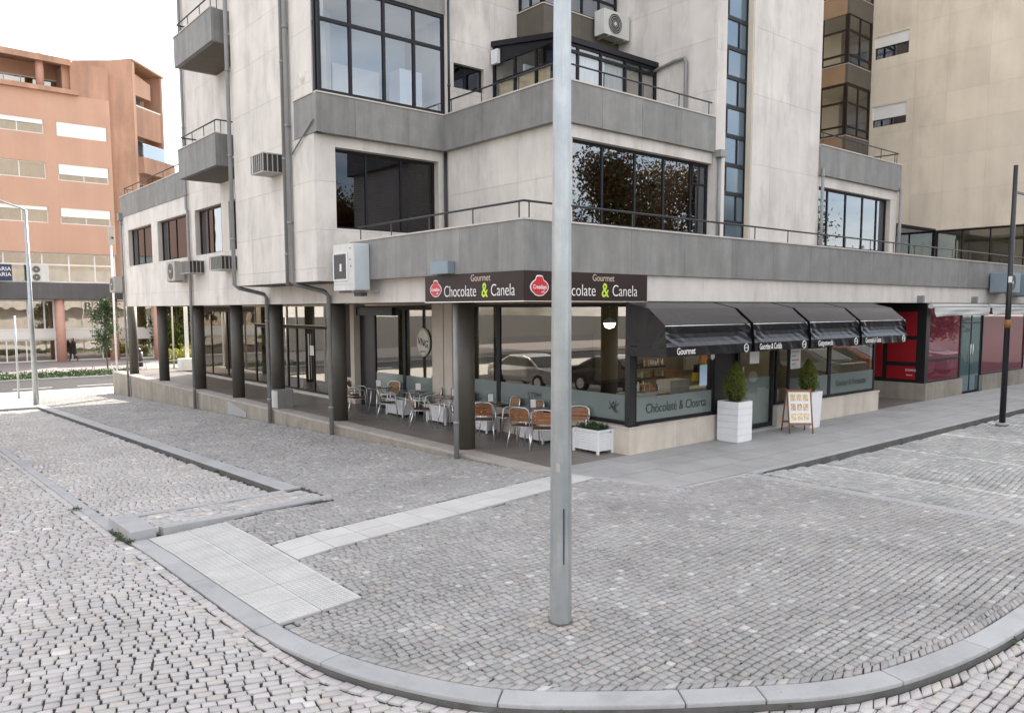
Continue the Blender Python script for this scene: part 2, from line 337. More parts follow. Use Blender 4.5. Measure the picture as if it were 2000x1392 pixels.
def window(parent, ax, d, u0, u1, z0, z1, ms=(), ts=(), fm=None, gm=None, fw=.05, fd=.06, name='window', cells=None, skip=()):
    """frame with mullions ms (u) and transoms ts (z); every pane a mesh of its own"""
    fm = fm or M_frame; gm = gm or G_dark
    b = MB(); b.wbox(ax, d, d+fd, u0, u1, z0, z0+fw); b.wbox(ax, d, d+fd, u0, u1, z1-fw, z1)
    b.wbox(ax, d, d+fd, u0, u0+fw, z0+fw, z1-fw); b.wbox(ax, d, d+fd, u1-fw, u1, z0+fw, z1-fw)
    zs = [z0+fw]+sorted(ts)+[z1-fw]
    for t in ts: b.wbox(ax, d+.003, d+fd-.003, u0+fw, u1-fw, t-fw*.5, t+fw*.5)
    us = [u0+fw]+sorted(ms)+[u1-fw]
    for k, mu in enumerate(ms):
        for j in range(len(zs)-1):
            a = zs[j]+(fw*.5 if j else 0); c = zs[j+1]-(fw*.5 if j < len(zs)-2 else 0)
            b.wbox(ax, d+.001, d+fd-.001, mu-fw*.45, mu+fw*.45, a, c)
    f = b.build(name, fm, parent)
    for i in range(len(us)-1):
        for j in range(len(zs)-1):
            if (i, j) in skip: continue
            p = MB(); a = us[i]+(fw*.45 if i else 0); c = us[i+1]-(fw*.45 if i < len(us)-2 else 0)
            e = zs[j]+(fw*.5 if j else 0); g = zs[j+1]-(fw*.5 if j < len(zs)-2 else 0)
            p.wbox(ax, d+fd*.45, d+fd*.45+.008, a, c, e, g); p.build('pane', gm, f)
    return f
def railing(parent, pts, z, h=.32, posts=None, every=1.1, r=.02, name='railing'):
    b = MB().tube([(x, y, z+h) for x, y in pts], r, 8); o = b.build(name, M_rail, parent)
    for (x0, y0), (x1, y1) in zip(pts[:-1], pts[1:]):
        L_ = math.hypot(x1-x0, y1-y0); n = max(1, round(L_/every))
        for i in range(n+1):
            t = min(max(i/n, .02/L_*6), 1-.02/L_*6)
            q = MB().box(lerp(x0, x1, t)-.009, lerp(x0, x1, t)+.009, lerp(y0, y1, t)-.009, lerp(y0, y1, t)+.009, z, z+h); q.build('post', M_rail, o)
    return o
def parapet(parent, ax, plane, us, z0, z1, m=None, th=.12, cop=True, name='parapet_slab'):
    m = m or M_granite
    for a, b in zip(us[:-1], us[1:]):
        q = MB(); q.wbox(ax, plane, plane+th, a+.003, b-.003, z0, z1-.03); q.build(name, m, parent)
    if cop:
        q = MB(); q.wbox(ax, plane-.02, plane+th+.02, us[0], us[-1], z1-.03, z1); q.build('coping', M_coping, parent)
def downpipe(parent, pts, r=.045, m=None, brk=2.2):
    o = MB().tube(pts, r, 12).build('downpipe', m or M_pipe, parent)
    a, b = Vector(pts[0]), Vector(pts[-1]); zlo, zhi = min(a.z, b.z), max(a.z, b.z)
    z = zlo+.7
    while z < zhi-.2:
        p = None
        for q0, q1 in zip(pts[:-1], pts[1:]):
            if min(q0[2], q1[2]) <= z <= max(q0[2], q1[2]) and abs(q0[0]-q1[0]) < .02 and abs(q0[1]-q1[1]) < .02: p = q0
        if p: MB().cyl(p[0], p[1], z, z+.06, r+.009, n=12).build('pipe_collar', m or M_pipe, o)
        z += brk
    return o

# ================================================================== GROUND
g = MB(); ys = [-80, 2, 9.4, 20, 33, 46, 400]
xs = [-300, -40, 0, 20, 60, 300]
for i in range(len(xs)-1):
    for j in range(len(ys)-1):
        q = [(xs[i], ys[j]), (xs[i+1], ys[j]), (xs[i+1], ys[j+1]), (xs[i], ys[j+1])]
        g.add([(x, y, zg(y)-.22) for x, y in q], [(0, 1, 2, 3)])
go = g.build('ground', M_joint, None, kind='structure')

def inpoly(px, py, poly):
    c = np.zeros(px.shape, bool); n = len(poly)
    for i in range(n):
        x0, y0 = poly[i]; x1, y1 = poly[(i+1) % n]
        if y0 == y1: continue
        k = ((y0 > py) != (y1 > py)) & (px < (x1-x0)*(py-y0)/(y1-y0)+x0); c ^= k
    return c
def catmull(P, n=8):
    P = [Vector((*p, 0)) for p in P]; P = [P[0]*2-P[1]]+P+[P[-1]*2-P[-2]]; out = []
    for i in range(1, len(P)-2):
        for k in range(n):
            t = k/n; a, b, c, d = P[i-1], P[i], P[i+1], P[i+2]
            q = .5*((2*b)+(c-a)*t+(2*a-5*b+4*c-d)*t*t+(3*b-a-3*c+d)*t**3); out.append((q.x, q.y))
    out.append((P[-2].x, P[-2].y)); return out
# centre line of the rounded kerb, from the crossing round to the right
KC = catmull([(2.56, 10.385), (2.62, 8.3), (2.68, 6.7), (2.78, 5.6), (3.03, 4.88), (3.42, 4.22), (4.08, 3.62), (4.75, 3.13), (5.35, 2.74), (6.0, 2.50), (7.0, 2.33), (8.2, 2.28), (10.5, 2.28), (14, 2.3), (22, 2.3), (34, 2.3)], 8)
def offset(path, d):
    out = []
    for i, p in enumerate(path):
        a = path[max(i-1, 0)]; b = path[min(i+1, len(path)-1)]; tx, ty = b[0]-a[0], b[1]-a[1]; l_ = math.hypot(tx, ty)
        out.append((p[0]-ty/l_*d, p[1]+tx/l_*d))
    return out
KW = .105
K_in = offset(KC, KW); K_out = offset(KC, -KW)
def resample(path, step):
    P = np.array(path); s = np.r_[0, np.cumsum(np.hypot(*np.diff(P, axis=0).T))]; n = int(s[-1]/step); t = np.linspace(0, s[-1], n+1)
    return np.c_[np.interp(t, s, P[:, 0]), np.interp(t, s, P[:, 1])]
PLAZA = offset(KC, KW-.02)[:-9]
PLAZA = [p for p in PLAZA if p[0] < 11.5]+[(11.5, 2.36), (11.5, 7.33), (9.68, 7.5), (9.2, 9.3), (8.9, 9.45), (8.9, 39), (5.3, 39), (5.3, 10.5), (2.6, 10.5)]
BAY = [(2.55, 11.7), (5.03, 11.7), (5.03, 33.8), (2.55, 33.8)]
ISLE = [(2.72, 10.55), (5.35, 10.62), (5.35, 11.66), (2.72, 11.62)]
PARK = [(11.6, 2.36), (40, 2.36), (40, 7.33), (11.6, 7.33)]
ROAD = K_out[::-1]+[(2.42, 11.2), (2.42, 40), (-6, 40), (-6, -4), (40, -4)]
TILES = [(3.62, 8.93), (8.95, 9.55), (9.4, 8.86), (3.7, 8.14)]
TACT = [(2.60, 10.4), (3.66, 10.4), (3.66, 6.66), (2.60, 6.66)]

def in_view(cx, cy, cz, mrg=.10):
    d = np.stack([cx, cy, cz-CAM_H], -1); dep = d@AF; dd = np.maximum(dep, .01)
    px = (1000+FOC*(d@AR)/dd)/2000; py = (740.84-FOC*(d@AU)/dd)/1392
    return (dep > .8) & (px > -mrg) & (px < 1+mrg) & (py < 1+2*mrg), dep
def stones(quads, tone, zf, m, parent, n_single=300, name='cobblestone', bev=.0045, hj=.0025, far=15.0):
    N_ = len(quads)
    c = quads.mean(1); z0 = zf(c[:, 0], c[:, 1]); vis, dep = in_view(c[:, 0], c[:, 1], z0)
    quads = quads[vis]; tone = tone[vis]; dep = dep[vis]; c = c[vis]
    o = np.argsort(dep); quads = quads[o]; tone = tone[o]; dep = dep[o]; c = c[o]; N_ = len(quads)
    if not N_: return
    zc = zf(quads[..., 0], quads[..., 1]); tilt = rng.normal(0, hj, (N_, 4))*.6+rng.normal(0, hj, (N_, 1))
    top = c[:, None]+(quads-c[:, None])*(1-2*bev/.105)
    V = np.zeros((N_, 12, 3))
    V[:, 0:4, :2] = top; V[:, 0:4, 2] = zc+tilt
    V[:, 4:8, :2] = quads; V[:, 4:8, 2] = zc+tilt-.005
    V[:, 8:12, :2] = quads; V[:, 8:12, 2] = zc-.05
    F = [(0, 1, 2, 3)]+[(4+i, 4+(i+1) % 4, (i+1) % 4, i) for i in range(4)]+[(8+i, 8+(i+1) % 4, 4+(i+1) % 4, 4+i) for i in range(4)]
    F = np.array(F)
    def mk(a, b, nm):
        n = b-a; me = bpy.data.meshes.new(nm); vv = V[a:b].reshape(-1, 3)
        ff = (F[None]+np.arange(n)[:, None, None]*12).reshape(-1)
        me.vertices.add(len(vv)); me.vertices.foreach_set('co', vv.astype(np.float32).ravel())
        me.loops.add(len(ff)); me.loops.foreach_set('vertex_index', ff.astype(np.int32))
        me.polygons.add(n*9); me.polygons.foreach_set('loop_start', np.arange(0, n*36, 4, dtype=np.int32)); me.polygons.foreach_set('loop_total', np.full(n*9, 4, np.int32))
        at = me.color_attributes.new('tone', 'FLOAT_COLOR', 'POINT'); tt = np.repeat(tone[a:b], 12, axis=0)
        at.data.foreach_set('color', np.c_[tt, np.ones(len(tt))].astype(np.float32).ravel())
        me.materials.append(m); me.update(); me.validate()
        ob = bpy.data.objects.new(nm, me); COL.objects.link(ob); ob.parent = parent; return ob
    k = min(n_single, N_)
    for i in range(k): mk(i, i+1, name)
    if N_ > k:
        s_ = mk(k, N_, 'cobblestones'); s_['kind'] = 'stuff'
def grid_quads(x0, x1, y0, y1, lx, ly, ang=0., warp=.0, gap=.0055, jit=.0045, seed=1, ph=0., k=.5):
    r = np.random.default_rng(seed); cx, cy = (x0+x1)/2, (y0+y1)/2; ca, sa = math.cos(ang), math.sin(ang)
    hx = abs((x1-x0)/2*ca)+abs((y1-y0)/2*sa)+.3; hy = abs((x1-x0)/2*sa)+abs((y1-y0)/2*ca)+.3
    rows = []; v = -hy
    while v < hy:
        h = ly*r.uniform(.92, 1.08); nx = int(2*hx/lx)+6
        e = -hx+np.cumsum(r.uniform(lx*.78, lx*1.22, nx))-r.uniform(0, lx)
        a = e[:-1]; b = e[1:]
        q = np.stack([np.stack([a+gap, np.full_like(a, v+gap)], -1), np.stack([b-gap, np.full_like(a, v+gap)], -1), np.stack([b-gap, np.full_like(a, v+h-gap)], -1), np.stack([a+gap, np.full_like(a, v+h-gap)], -1)], 1)
        rows.append(q); v += h
    q = np.concatenate(rows); q = q+r.normal(0, jit, q.shape)
    if warp:
        X, Y = q[..., 0].copy(), q[..., 1].copy()
        q[..., 1] = Y+warp*np.sin(X*k+ph)+warp*.5*np.sin(X*k*2.3+Y*.7+ph*2)
        q[..., 0] = X+warp*.3*np.sin(Y*k*1.7+ph)
    x = q[..., 0]*ca-q[..., 1]*sa+cx; y = q[..., 0]*sa+q[..., 1]*ca+cy
    return np.stack([x, y], -1)
def course(path, off, ly, lx, seed=3, gap=.006):
    r = np.random.default_rng(seed); P = resample(offset(path, off), lx); Q = resample(offset(path, off+ly), lx); n = min(len(P), len(Q))-1
    P = P[:n+1]; Q = np.array([Q[int(round(i*(len(Q)-1)/n))] for i in range(n+1)])
    a = np.stack([P[:-1], P[1:], Q[1:], Q[:-1]], 1)
    c = a.mean(1, keepdims=True); a = c+(a-c)*(1-2*gap/lx); a = a+r.normal(0, .004, a.shape)
    if np.cross(a[0, 1]-a[0, 0], a[0, 2]-a[0, 0]) < 0: a = a[:, ::-1]
    return a
def tones(n, seed, s=.10, tint=.02, light=.04):
    r = np.random.default_rng(seed); v = np.clip(r.normal(1, s, n), .62, 1.35)
    v = np.where(r.random(n) < light, v*1.35, v)
    t = v[:, None]*(1+r.normal(0, tint, (n, 3))); warm = r.random(n) < .12
    t[warm] *= np.array([1.04, 1.0, .96]); return t
def centre(q): c = q.mean(1); return c[:, 0], c[:, 1]

paving = bpy.data.objects.new('plaza_paving', None); COL.objects.link(paving); paving['kind'] = 'structure'
road = bpy.data.objects.new('cobbled_road', None); COL.objects.link(road); road['kind'] = 'structure'
bay = bpy.data.objects.new('parking_bay', None); COL.objects.link(bay); bay['kind'] = 'structure'
park = bpy.data.objects.new('car_park', None); COL.objects.link(park); park['kind'] = 'structure'
island = bpy.data.objects.new('paved_island', None); COL.objects.link(island); island['kind'] = 'structure'

# sand bed under the plaza stones, following the dropped kerb
c_ = .12; gx = np.arange(2.6, 11.6, c_); gy = np.arange(2.3, 10.8, c_)
GX, GY = np.meshgrid(gx, gy, indexing='ij'); PE = offset(KC, KW+.03); PE = [p for p in PE if p[0] < 11.5]+[(11.6, 2.4), (11.6, 7.5), (9.7, 7.7), (9.2, 11), (2.6, 11)]
mk_ = inpoly(GX+c_/2, GY+c_/2, PE)
bed = MB(); Z0 = zpv(GX, GY)-.022
idx = {}
for i in range(len(gx)-1):
    for j in range(len(gy)-1):
        if mk_[i, j]:
            bed.add([(gx[i+a], gy[j+b], Z0[i+a, j+b]) for a, b in ((0, 0), (1, 0), (1, 1), (0, 1))], [(0, 1, 2, 3)])
bed.build('sand_bed', M_joint, paving)
MB().prism([(5.2, 10.5), (8.86, 10.5), (8.86, 40), (5.2, 40)], lambda x, y: zg(y)-.10, lambda x, y: zg(y)-.022).build('sand_bed', M_joint, paving)
MB().prism([(2.6, 10.5), (5.3, 10.5), (5.3, 11.7), (2.6, 11.7)], lambda x, y: zp(x, y)-.10, lambda x, y: zp(x, y)-.02).build('sand_bed', M_joint, island)
MB().prism([(2.45, 11.65), (5.1, 11.65), (5.1, 33.9), (2.45, 33.9)], lambda x, y: zg(y)-.11, lambda x, y: zg(y)-.09).build('sand_bed', M_joint, bay)
MB().prism([(11.55, 2.3), (45, 2.3), (45, 7.4), (11.55, 7.4)], -.2, -.142).build('sand_bed', M_joint, park)
MB().prism(K_out[::-1][30:]+[(2.45, 10.0), (2.45, 40), (-10, 40), (-10, -6), (34, -6), (34, 2.0)], lambda x, y: zg(y)-.112, lambda x, y: zg(y)-.088).build('sand_bed', M_joint, road)

ZR = lambda x, y: zgv(y)-.07
# plaza cobbles in wavering courses, with a header course along the kerb
q = grid_quads(2.6, 11.6, 2.2, 11, .090, .080, 0.0, .055, seed=11, k=.7, gap=.0072, jit=.004)
cx, cy = centre(q); P2 = offset(KC, KW+.125); P2 = [p for p in P2 if p[0] < 11.5]+[(11.48, 2.5), (11.48, 7.36), (9.70, 7.52), (9.2, 9.3), (9.1, 10.9), (5.3, 10.9), (5.3, 10.46), (2.6, 10.46)]
mk_ = inpoly(cx, cy, P2) & ~inpoly(cx, cy, TILES) & ~inpoly(cx, cy, TACT); q = q[mk_]
cq = course(KC, KW+.012, .085, .095, 5); ccx, ccy = centre(cq); cq = cq[(ccx < 11.4) & ((ccy < 6.62))]
q2 = grid_quads(5.3, 8.95, 10.8, 39.2, .095, .086, R_(18), .10, seed=12, k=.6)
cx, cy = centre(q2); q2 = q2[inpoly(cx, cy, [(5.3, 10.9), (8.83, 10.9), (8.83, 39.1), (5.42, 39.1), (5.42, 33.9), (5.42, 10.9)])]
cq2 = course(KC, KW+.10, .08, .09, 15); a_, b_ = centre(cq2); cq2 = cq2[(a_ < 11.3) & (b_ < 6.5)]; stones(cq2, tones(len(cq2), 7, .06, .008), lambda x, y: zpv(x, y)-.011, M_cob, paving, 0)
qq = np.concatenate([q, cq, q2]); tq = tones(len(qq), 1, .065, .008); a_, b_ = centre(qq); dd_ = np.hypot(a_-4.7, b_-4.93); tq[dd_ < .30] *= np.array([1.14, 1.10, 1.05]); qq = qq[dd_ > .10]; tq = tq[dd_ > .10]
stones(qq, tq, zpv, M_cob, paving)
# road
q = grid_quads(-3, 34, -3, 2.7, .125, .092, R_(4), .09, seed=21, gap=.008, k=.5)
q_b = grid_quads(-2.5, 3.2, 2.7, 36, .125, .092, R_(-12), .10, seed=22, gap=.008, k=.6)
RP = offset(KC, -(KW+.125)); RP = RP[::-1]
cx, cy = centre(q); k1 = inpoly(cx, cy, RP+[(2.29, 11), (2.29, 41), (-12, 41), (-12, -6), (60, -6), (60, 2.0)]) & (cy < 2.7)
cx, cy = centre(q_b); k2 = inpoly(cx, cy, RP+[(2.29, 11), (2.29, 41), (-12, 41), (-12, -6), (60, -6), (60, 2.0)]) & (cy >= 2.7)
cq = course([(2.525, 36), (2.525, 10.6)]+KC[2:], -(KW+.115), .10, .12, 6)
cq2 = course([(2.525, 36), (2.525, 10.6)]+KC[2:], -(KW+.225), .10, .115, 16); stones(cq2, tones(len(cq2), 8, .05, .01), lambda x, y: ZR(x, y)-.011, M_cobr, road, 0)
qq = np.concatenate([q[k1], q_b[k2], cq]); stones(qq, tones(len(qq), 2, .06, .010, .015), ZR, M_cobr, road)
# parking bay, island, right-hand car park
q = grid_quads(2.5, 5.05, 11.7, 33.9, .10, .09, R_(-10), .08, seed=31, k=.8); cx, cy = centre(q); q = q[inpoly(cx, cy, [(2.56, 11.76), (4.99, 11.76), (4.99, 33.7), (2.56, 33.7)])]
stones(q, tones(len(q), 3, .06, .01), ZR, M_cobr, bay)
q = grid_quads(2.7, 5.4, 10.5, 11.7, .115, .108, R_(8), .02, seed=41); cx, cy = centre(q); q = q[inpoly(cx, cy, [(2.80, 10.63), (5.3, 10.69), (5.3, 11.58), (2.80, 11.52)])]
stones(q, tones(len(q), 4, .08), lambda x, y: zpv(x, np.maximum(y, 10.9)), M_cobr, island)
q = grid_quads(11.6, 34, 2.3, 7.4, .108, .096, R_(5), .06, seed=51, k=.7); cx, cy = centre(q); mk_ = inpoly(cx, cy, [(11.72, 2.45), (34, 2.45), (34, 7.33), (11.72, 7.33)]); q = q[mk_]; cx, cy = cx[mk_], cy[mk_]
tn = tones(len(q), 5, .09, .01)
for xl in (13.6, 16.4, 19.2, 22.0, 24.8):
    tn[(np.abs(cx-xl) < .06) & (rng.random(len(cx)) < .97)] = np.array([1.6, 1.6, 1.57])
stones(q, tn, lambda x, y: -.012-.108*np.clip((x-11.7)/2.2, 0, 1), M_cobp, park)

# kerbs -------------------------------------------------------------
def strip_stone(parent, path, i0, i1, ztop, zbot, w=KW, name='kerbstone', m=None, bev=.012, gap=.004):
    a = offset(path, w); b = offset(path, -w); seg = list(range(i0, i1+1))
    A = [a[i] for i in seg]; Bq = [b[i] for i in seg]
    def sh(P, Q):     # shorten by the joint
        d = math.hypot(Q[0]-P[0], Q[1]-P[1]); return (P[0]+(Q[0]-P[0])*gap/d, P[1]+(Q[1]-P[1])*gap/d)
    A[0] = sh(A[0], A[1]); A[-1] = sh(A[-1], A[-2]); Bq[0] = sh(Bq[0], Bq[1]); Bq[-1] = sh(Bq[-1], Bq[-2])
    v = []; n = len(seg)
    for L_ in (A, Bq):
        for p in L_: v.append((*p, ztop(*p)))
    for L_ in (A, Bq):
        for p in L_: v.append((*p, zbot(*p)))
    f = []
    for k in range(n-1):
        f += [(n+k, n+k+1, k+1, k), (2*n+k, 2*n+k+1, 3*n+k+1, 3*n+k), (k, k+1, 2*n+k+1, 2*n+k), (3*n+k, 3*n+k+1, n+k+1, n+k)]
    f += [(0, 2*n, 3*n, n), (n-1, 2*n-1, 4*n-1, 3*n-1)]
    return MB().add(v, f).build(name, m or M_kerb, parent, bevel=bev)
kerb = bpy.data.objects.new('kerb', None); COL.objects.link(kerb); kerb['kind'] = 'structure'
zk = lambda x, y: zp(x, y)+.006; zb = lambda x, y: zg(y)-.2
# joints chosen by the arc positions seen in the photograph
Pk = np.array(KC); sk = np.r_[0, np.cumsum(np.hypot(*np.diff(Pk, axis=0).T))]
def near(x, y): return int(np.argmin(np.hypot(Pk[:, 0]-x, Pk[:, 1]-y)))
js = sorted({0, near(2.6, 9.1), near(2.62, 8.2), near(2.68, 6.62), near(2.77, 5.62), near(3.42, 4.25), near(4.41, 3.37), near(4.9, 2.98), near(5.93, 2.53), near(7.0, 2.33), near(8.1, 2.28), near(9.4, 2.28), near(10.8, 2.28), near(12.5, 2.29), near(14, 2.3), near(17, 2.3), near(22, 2.3), len(KC)-1})
for a, b in zip(js[:-1], js[1:]):
    if b > a: strip_stone(kerb, KC, a, b, zk, zb)
def straight(parent, x0, y0, x1, y1, wdt, ztop, zbot, L_=1.0, name='kerbstone', m=None, bev=.008):
    n = max(1, round(math.hypot(x1-x0, y1-y0)/L_)); p = [(lerp(x0, x1, i/(n*2)), lerp(y0, y1, i/(n*2))) for i in range(2*n+1)]
    for i in range(n): strip_stone(parent, p, 2*i, 2*i+2, ztop, zbot, wdt/2, name, m, bev)
zt0 = lambda x, y: zg(y)+.004
straight(kerb, 5.22, 11.75, 5.22, 33.9, .32, zt0, zb, 1.3)                      # kerb right of the bay
straight(kerb, 2.48, 11.3, 2.48, 36, .15, lambda x, y: zg(y)-.062, zb, 1.2)     # flush strip left of the bay
straight(kerb, 5.35, 33.98, -6, 33.98, .16, zt0, zb, 1.3)
zi = lambda x, y: zp(x, max(y, 11.2))+.012
straight(kerb, 2.86, 10.50, 5.40, 10.80, .17, lambda x, y: zg(y)+.045-.035*min(1, max(0, (x-2.8)/1.6)), zb, 1.28)  # near bar of the island
straight(kerb, 2.84, 11.62, 5.06, 11.66, .15, lambda x, y: zg(y)+.008, zb, 1.1)   # far bar
MB().prism([(2.48, 10.40), (2.79, 10.43), (2.79, 11.52), (2.48, 11.56)], -.2, lambda x, y: zg(y)+.06).build('kerbstone', M_kerb, kerb, bevel=.012)
straight(kerb, 11.58, 2.42, 11.42, 7.36, .24, lambda x, y: .002, zb, 1.25)       # flush strip before the car park
M_kerbface = mat('dark_kerb_face', (0.10, 0.098, 0.092), .95, .25, 4, stain=.4, stcol=(0.2, 0.2, 0.19), stscale=3)  # darker tone for the thin strips set on the kerb faces
straight(kerb, 11.55, 7.42, 60, 7.42, .15, lambda x, y: .004, zb, 1.2)
straight(kerb, 11.8, 7.338, 60, 7.338, .012, lambda x, y: -.008, zb, 1.7, 'kerb_face_strip', M_kerbface, 0)
straight(kerb, 5.054, 11.85, 5.054, 33.8, .012, lambda x, y: zg(y)-.006, zb, 2.1, 'kerb_face_strip', M_kerbface, 0)
MB().add(*(lambda A, Bq, n: ([(*p, zg(p[1])-.10) for p in A]+[(*p, min(zp(*p), 0)-.028) for p in A]+[(*p, min(zp(*p), 0)-.03) for p in Bq], [(k, k+1, n+k+1, n+k) for k in range(n-1)]+[(n+k, n+k+1, 2*n+k+1, 2*n+k) for k in range(n-1)]))(offset(KC, -(KW+.006)), offset(KC, -(KW-.002)), len(KC))).build('kerb_face_strip', M_kerbface, kerb)           # kerb of the right-hand pavement
straight(kerb, 9.17, 9.42, 9.665, 7.47, .10, lambda x, y: .003, zb, .95, m=M_kerb)
straight(kerb, 9.72, 7.50, 11.5, 7.42, .10, lambda x, y: .003, zb, .9)

# white path tiles
def clip_poly(sub, cl):
    out = sub
    for i in range(len(cl)):
        a, b = cl[i], cl[(i+1) % len(cl)]; inp = out; out = []
        ins = lambda p: (b[0]-a[0])*(p[1]-a[1])-(b[1]-a[1])*(p[0]-a[0]) >= -1e-9
        for k in range(len(inp)):
            p, q_ = inp[k-1], inp[k]
            if ins(q_) != ins(p):
                den = (b[0]-a[0])*(q_[1]-p[1])-(b[1]-a[1])*(q_[0]-p[0]); t = ((b[1]-a[1])*(p[0]-a[0])-(b[0]-a[0])*(p[1]-a[1]))/den
                out.append((p[0]+(q_[0]-p[0])*t, p[1]+(q_[1]-p[1])*t))
            if ins(q_): out.append(q_)
        if not out: return []
    return out
path = bpy.data.objects.new('tiled_path', None); COL.objects.link(path); path['kind'] = 'structure'
def tile(poly, m, up=.006, parent=path, name='tile', zf=zp):
    return MB().prism(poly, lambda x, y: zf(x, y)-.04, lambda x, y: zf(x, y)+up+random.uniform(-.0008, .0008)).build(name, m, parent)
nT = 11; g_ = .005
for i in range(nT):
    for j in range(2):
        def pt(u, v):
            a = (lerp(3.665, 9.10, u), lerp(8.87, 9.50, u)); b = (lerp(3.665, 9.26, u), lerp(8.16, 8.88, u)); return (lerp(a[0], b[0], v), lerp(a[1], b[1], v))
        u0, u1, v0, v1 = i/nT+g_/5.4, (i+1)/nT-g_/5.4, j/2+g_/.7, (j+1)/2-g_/.7
        
        tile([pt(u0, v1), pt(u1, v1), pt(u1, v0), pt(u0, v0)], M_tile)
m_ribs = M_tile.copy(); m_ribs.name = 'ribbed_warning_tile'; t = m_ribs.node_tree
wv = t.nodes.new('ShaderNodeTexWave'); wv.wave_type = 'BANDS'; wv.bands_direction = 'Y'; wv.inputs['Scale'].default_value = 8.0
wv2 = t.nodes.new('ShaderNodeTexWave'); wv2.bands_direction = 'X'; wv2.inputs['Scale'].default_value = 2.6
gm_ = t.nodes.new('ShaderNodeNewGeometry'); t.links.new(gm_.outputs['Position'], wv.inputs['Vector']); t.links.new(gm_.outputs['Position'], wv2.inputs['Vector'])
mm_ = t.nodes.new('ShaderNodeMath'); mm_.operation = 'MULTIPLY'; t.links.new(wv.outputs['Fac'], mm_.inputs[0]); t.links.new(wv2.outputs['Fac'], mm_.inputs[1])
bpn = t.nodes.new('ShaderNodeBump'); bpn.inputs['Strength'].default_value = .7; bpn.inputs['Distance'].default_value = .006; t.links.new(mm_.outputs[0], bpn.inputs['Height']); t.links.new(bpn.outputs[0], t.nodes['Principled BSDF'].inputs['Normal'])
ty = steps(6.66, 10.38, .46)
for i in range(2):
    for a, b in zip(ty[:-1], ty[1:]):
        def tx(k, y): xl = float(np.interp(-y, -Pk[:60, 1], Pk[:60, 0]))+KW+.006; return lerp(xl, 3.655, k/2)
        tl = tile([(tx(i, a)+g_, a+g_), (tx(i+1, a)-g_, a+g_), (tx(i+1, b)-g_, b-g_), (tx(i, b)+g_, b-g_)], m_ribs)
        rb = MB()
        for r_i in range(9):
            yy = a+.03+r_i*(b-a-.06)/8
            for c_i in range(7):
                xa = lerp(tx(i, yy)+.025, tx(i+1, yy)-.025, c_i/7); xc = lerp(tx(i, yy)+.025, tx(i+1, yy)-.025, (c_i+.72)/7); zc = zp((xa+xc)/2, yy)+.004
                rb.box(xa, xc, yy-.008, yy+.008, zc, zc+.008)
        rb.build('rib', M_tile, tl)

# right-hand pavement of large slabs
walk = bpy.data.objects.new('pavement', None); COL.objects.link(walk); walk['kind'] = 'structure'
WP = [(9.22, 9.40), (9.69, 7.58), (11.45, 7.50), (60, 7.50), (60, 9.90), (9.22, 9.90)]
MB().prism(WP, -.12, -.022).build('slab_bed', M_joint, walk)
MB().prism([(8.87, 9.90), (8.87, 9.46), (9.215, 9.40), (9.215, 9.90)], -.1, .0015).build('corner_slab', M_aedge, walk)
x = 8.28; k = 0
while x < 46:
    w_ = .92 if x < 30 else 2.4
    for j, (y0, y1) in enumerate(((7.50, 8.10), (8.10, 8.70), (8.70, 9.30), (9.30, 9.90))):
        sh = .46 if j % 2 else 0
        r = [(x+sh+.006, y0+.006), (x+sh+w_-.006, y0+.006), (x+sh+w_-.006, y1-.006), (x+sh+.006, y1-.006)]
        c = clip_poly(r, WP)
        if len(c) > 2: MB().prism(c, -.06, random.uniform(-.001, .0015)).build('slab', M_walk, walk)
    x += w_; k += 1
def weeds(r, n):
    c = np.array([(5.02, 2.90), (2.40, 10.6), (2.43, 10.9), (2.44, 10.35), (7.45, 2.22), (5.02, 14.6), (8.83, 15.2), (8.84, 20.1), (9.3, 8.7), (2.36, 13.0), (3.7, 3.86)])
    p = c[r.integers(0, len(c), n)]+r.normal(0, .035, (n, 2)); return np.c_[p, zgv(p[:, 1])-.06+np.abs(r.normal(0, .022, n))]
WEEDS = weeds
# ================================================================== ARCADE PLATFORM
plat = bpy.data.objects.new('arcade_platform', None); COL.objects.link(plat); plat['kind'] = 'structure'
MB().prism([(8.93, 9.9), (30, 9.9), (30, 39.1), (8.93, 39.1)], -1.3, -.022).build('platform_core', M_joint, plat)
for a, b in zip(steps(9.9, 39.1, 1.45)[:-1], steps(9.9, 39.1, 1.45)[1:]):
    B('edge_stone', M_aedge, plat, 8.87, 9.27, a+.002, b-.002, -.06, random.uniform(0, .001), .004)
    MB().prism([(8.88, a+.002), (8.93, a+.002), (8.93, b-.002), (8.88, b-.002)], lambda x, y: zg(y)-.1, -.062).build('riser_slab', M_riser, plat)
for xa, xb in zip(steps(9.27, 11.35, .52)[:-1], steps(9.27, 11.35, .52)[1:]):
    for ya, yb in zip(steps(9.9, 39.1, .52)[:-1], steps(9.9, 39.1, .52)[1:]):
        B('floor_tile', M_afloor, plat, xa+.002, xb-.002, ya+.002, yb-.002, -.03, random.uniform(-.0008, .0008))
B('end_riser', M_riser, plat, 8.93, 30, 39.1, 39.15, -1.4, -.03)
MB().prism([(8.868, 23.1), (8.88, 23.1), (8.88, 24.6), (8.868, 24.6)], lambda x, y: -.46 if y < 23.5 else -.5, lambda x, y: -.30 if y < 23.5 else -.075).build('plaster_patch', M_walk, plat)

# ================================================================== MAIN BUILDING
bld = thing('apartment_building', 'pale corner apartment block with grey granite terraces and an arcade of round columns', 'building', (0, 0, 0))
TOP = 24.0
